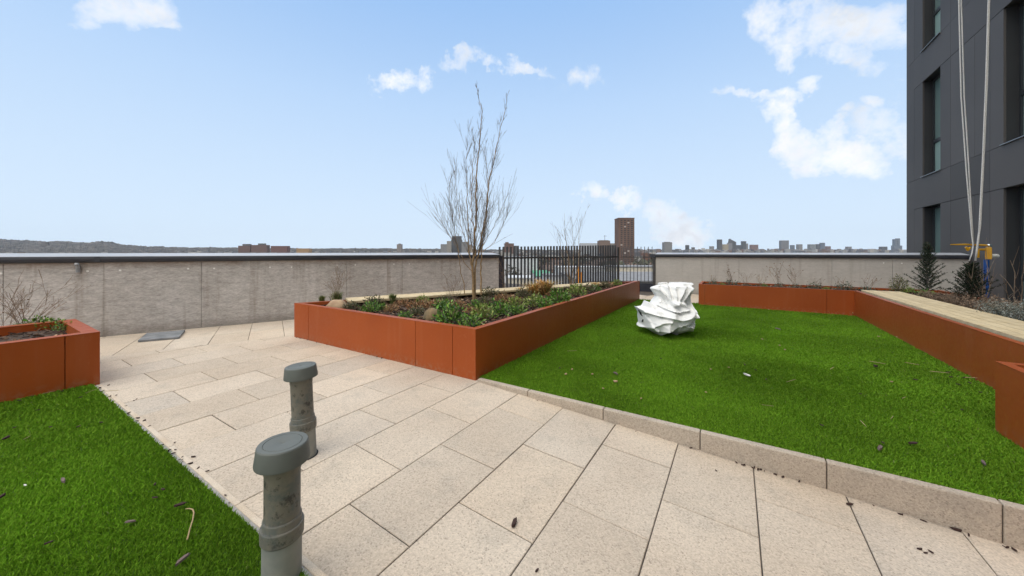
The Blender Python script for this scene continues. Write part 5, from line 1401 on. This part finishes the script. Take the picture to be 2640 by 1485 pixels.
# houses and winter trees beyond the railing
random.seed(21)
def house():
    t = thing('house', None, None); b = MB(); b.box(-6, 6, -4, 4, 0, 6, (1, 1, 1)); M['hw'] = mat('house_brick', (.21, .13, .10), (.26, .17, .13), .4, .85); b.build('wall', M['hw'], t)
    r = MB(); r.add([(-6.3, -4.4, 5.9), (6.3, -4.4, 5.9), (6.3, 4.4, 5.9), (-6.3, 4.4, 5.9), (-6.3, 0, 9), (6.3, 0, 9)], [(3, 2, 1, 0), (0, 1, 5, 4), (2, 3, 4, 5), (0, 4, 3), (1, 2, 5)]); M['hr'] = mat('house_roof', (.11, .085, .075), (.16, .12, .10), .5, .85); rf = r.build('roof', M['hr'], t)
    c = MB(); c.box(-4, -3, -.5, .5, 8, 10.4); ch = c.build('chimney', M['hw'], rf)
    for x in (-3.6, 1.4):
        for z_ in (1, 3.8): w = MB(); w.box(x, x+2, -4.05, -3.98, z_, z_+1.4); w.build('window', M['tlight'], t)
    return t
hp = house(); kids(hp); [kids(c) for c in kids(hp)]
hn_ = 0
for i in range(46):
    u = 1292+i*8.9+random.uniform(-3, 3); y = random.uniform(300, 900); o = hp if hn_ == 0 else copy_tree(hp); hn_ += 1
    o.location = ((u-1320)/F*y, y, GZ); o.rotation_euler = (0, 0, random.uniform(-.6, .6)); s_ = random.uniform(1.0, 1.5); o.scale = (s_, s_, s_)
    tag(o, 'brown brick house with a pitched roof in the streets beyond the railing', 'house', 'houses beyond the railing')
def wtree(seed):
    random.seed(seed); t = thing('winter_tree', None, None); b = MB(); b.tube([(0, 0, 0), (0, 0, 5), (.3, 0, 9)], [.35, .25, .12], 5); b.build('trunk', M['twig'], t)
    c = MB()
    for i in range(260):
        d = Vector((random.gauss(0, 1), random.gauss(0, 1), random.gauss(0, 1))).normalized()*random.random()**.4; p = Vector((d.x*4.2, d.y*4.2, 8.5+d.z*4.4)); e = Vector((random.gauss(0, .6), random.gauss(0, .6), random.gauss(0, .6))); f = Vector((random.gauss(0, .5), random.gauss(0, .5), random.gauss(0, .5)))
        k = random.uniform(.6, 1.4); c.add([p, p+e, p+f], [(0, 1, 2)], (.055*k, .05*k, .032*k))
    c.build('crown', M['dull'], t); return t
wt = [wtree(1), wtree(2)]; [kids(w) for w in wt]
for i in range(44):
    u = 1290+i*9.4+random.uniform(-4, 4); y = random.choice([random.uniform(195, 240), random.uniform(260, 420), random.uniform(420, 800)]); pr_ = wt[i % 2]; o = pr_ if i < 2 else copy_tree(pr_)
    o.location = ((u-1320)/F*y, y, GZ); s_ = random.uniform(.9, 1.5); o.scale = (s_, s_, s_); o.rotation_euler = (0, 0, random.uniform(0, 6))
    tag(o, 'dark winter tree standing among the houses beyond the railing', 'tree', 'winter trees beyond the railing')

# haze: pale even air round everything
HZ = 1
if HZ:
    hb = MB(); hb.box(-13500, 13500, -4100, 6600, GZ-1, 400)
    hm = bpy.data.materials.new('haze'); hm.use_nodes = True; t = hm.node_tree; t.nodes.remove(t.nodes['Principled BSDF'])
    pvn = nn(t, 'ShaderNodeVolumePrincipled'); pvn.inputs['Color'].default_value = (.80, .88, 1, 1); pvn.inputs['Density'].default_value = 2.2e-5; pvn.inputs['Anisotropy'].default_value = .2
    t.links.new(pvn.outputs[0], t.nodes['Material Output'].inputs['Volume'])
    o = hb.build('haze', hm); tag(o, 'thin pale air that fades the far skyline', 'haze', None, 'stuff')

# protos never placed
for o in [x for x in COL.objects if x.parent is None and 'label' not in x.keys() and 'kind' not in x.keys() and x.type in ('MESH', 'EMPTY')]:
    for c in list(x for x in COL.objects if x.parent == o): bpy.data.objects.remove(c)
    bpy.data.objects.remove(o)
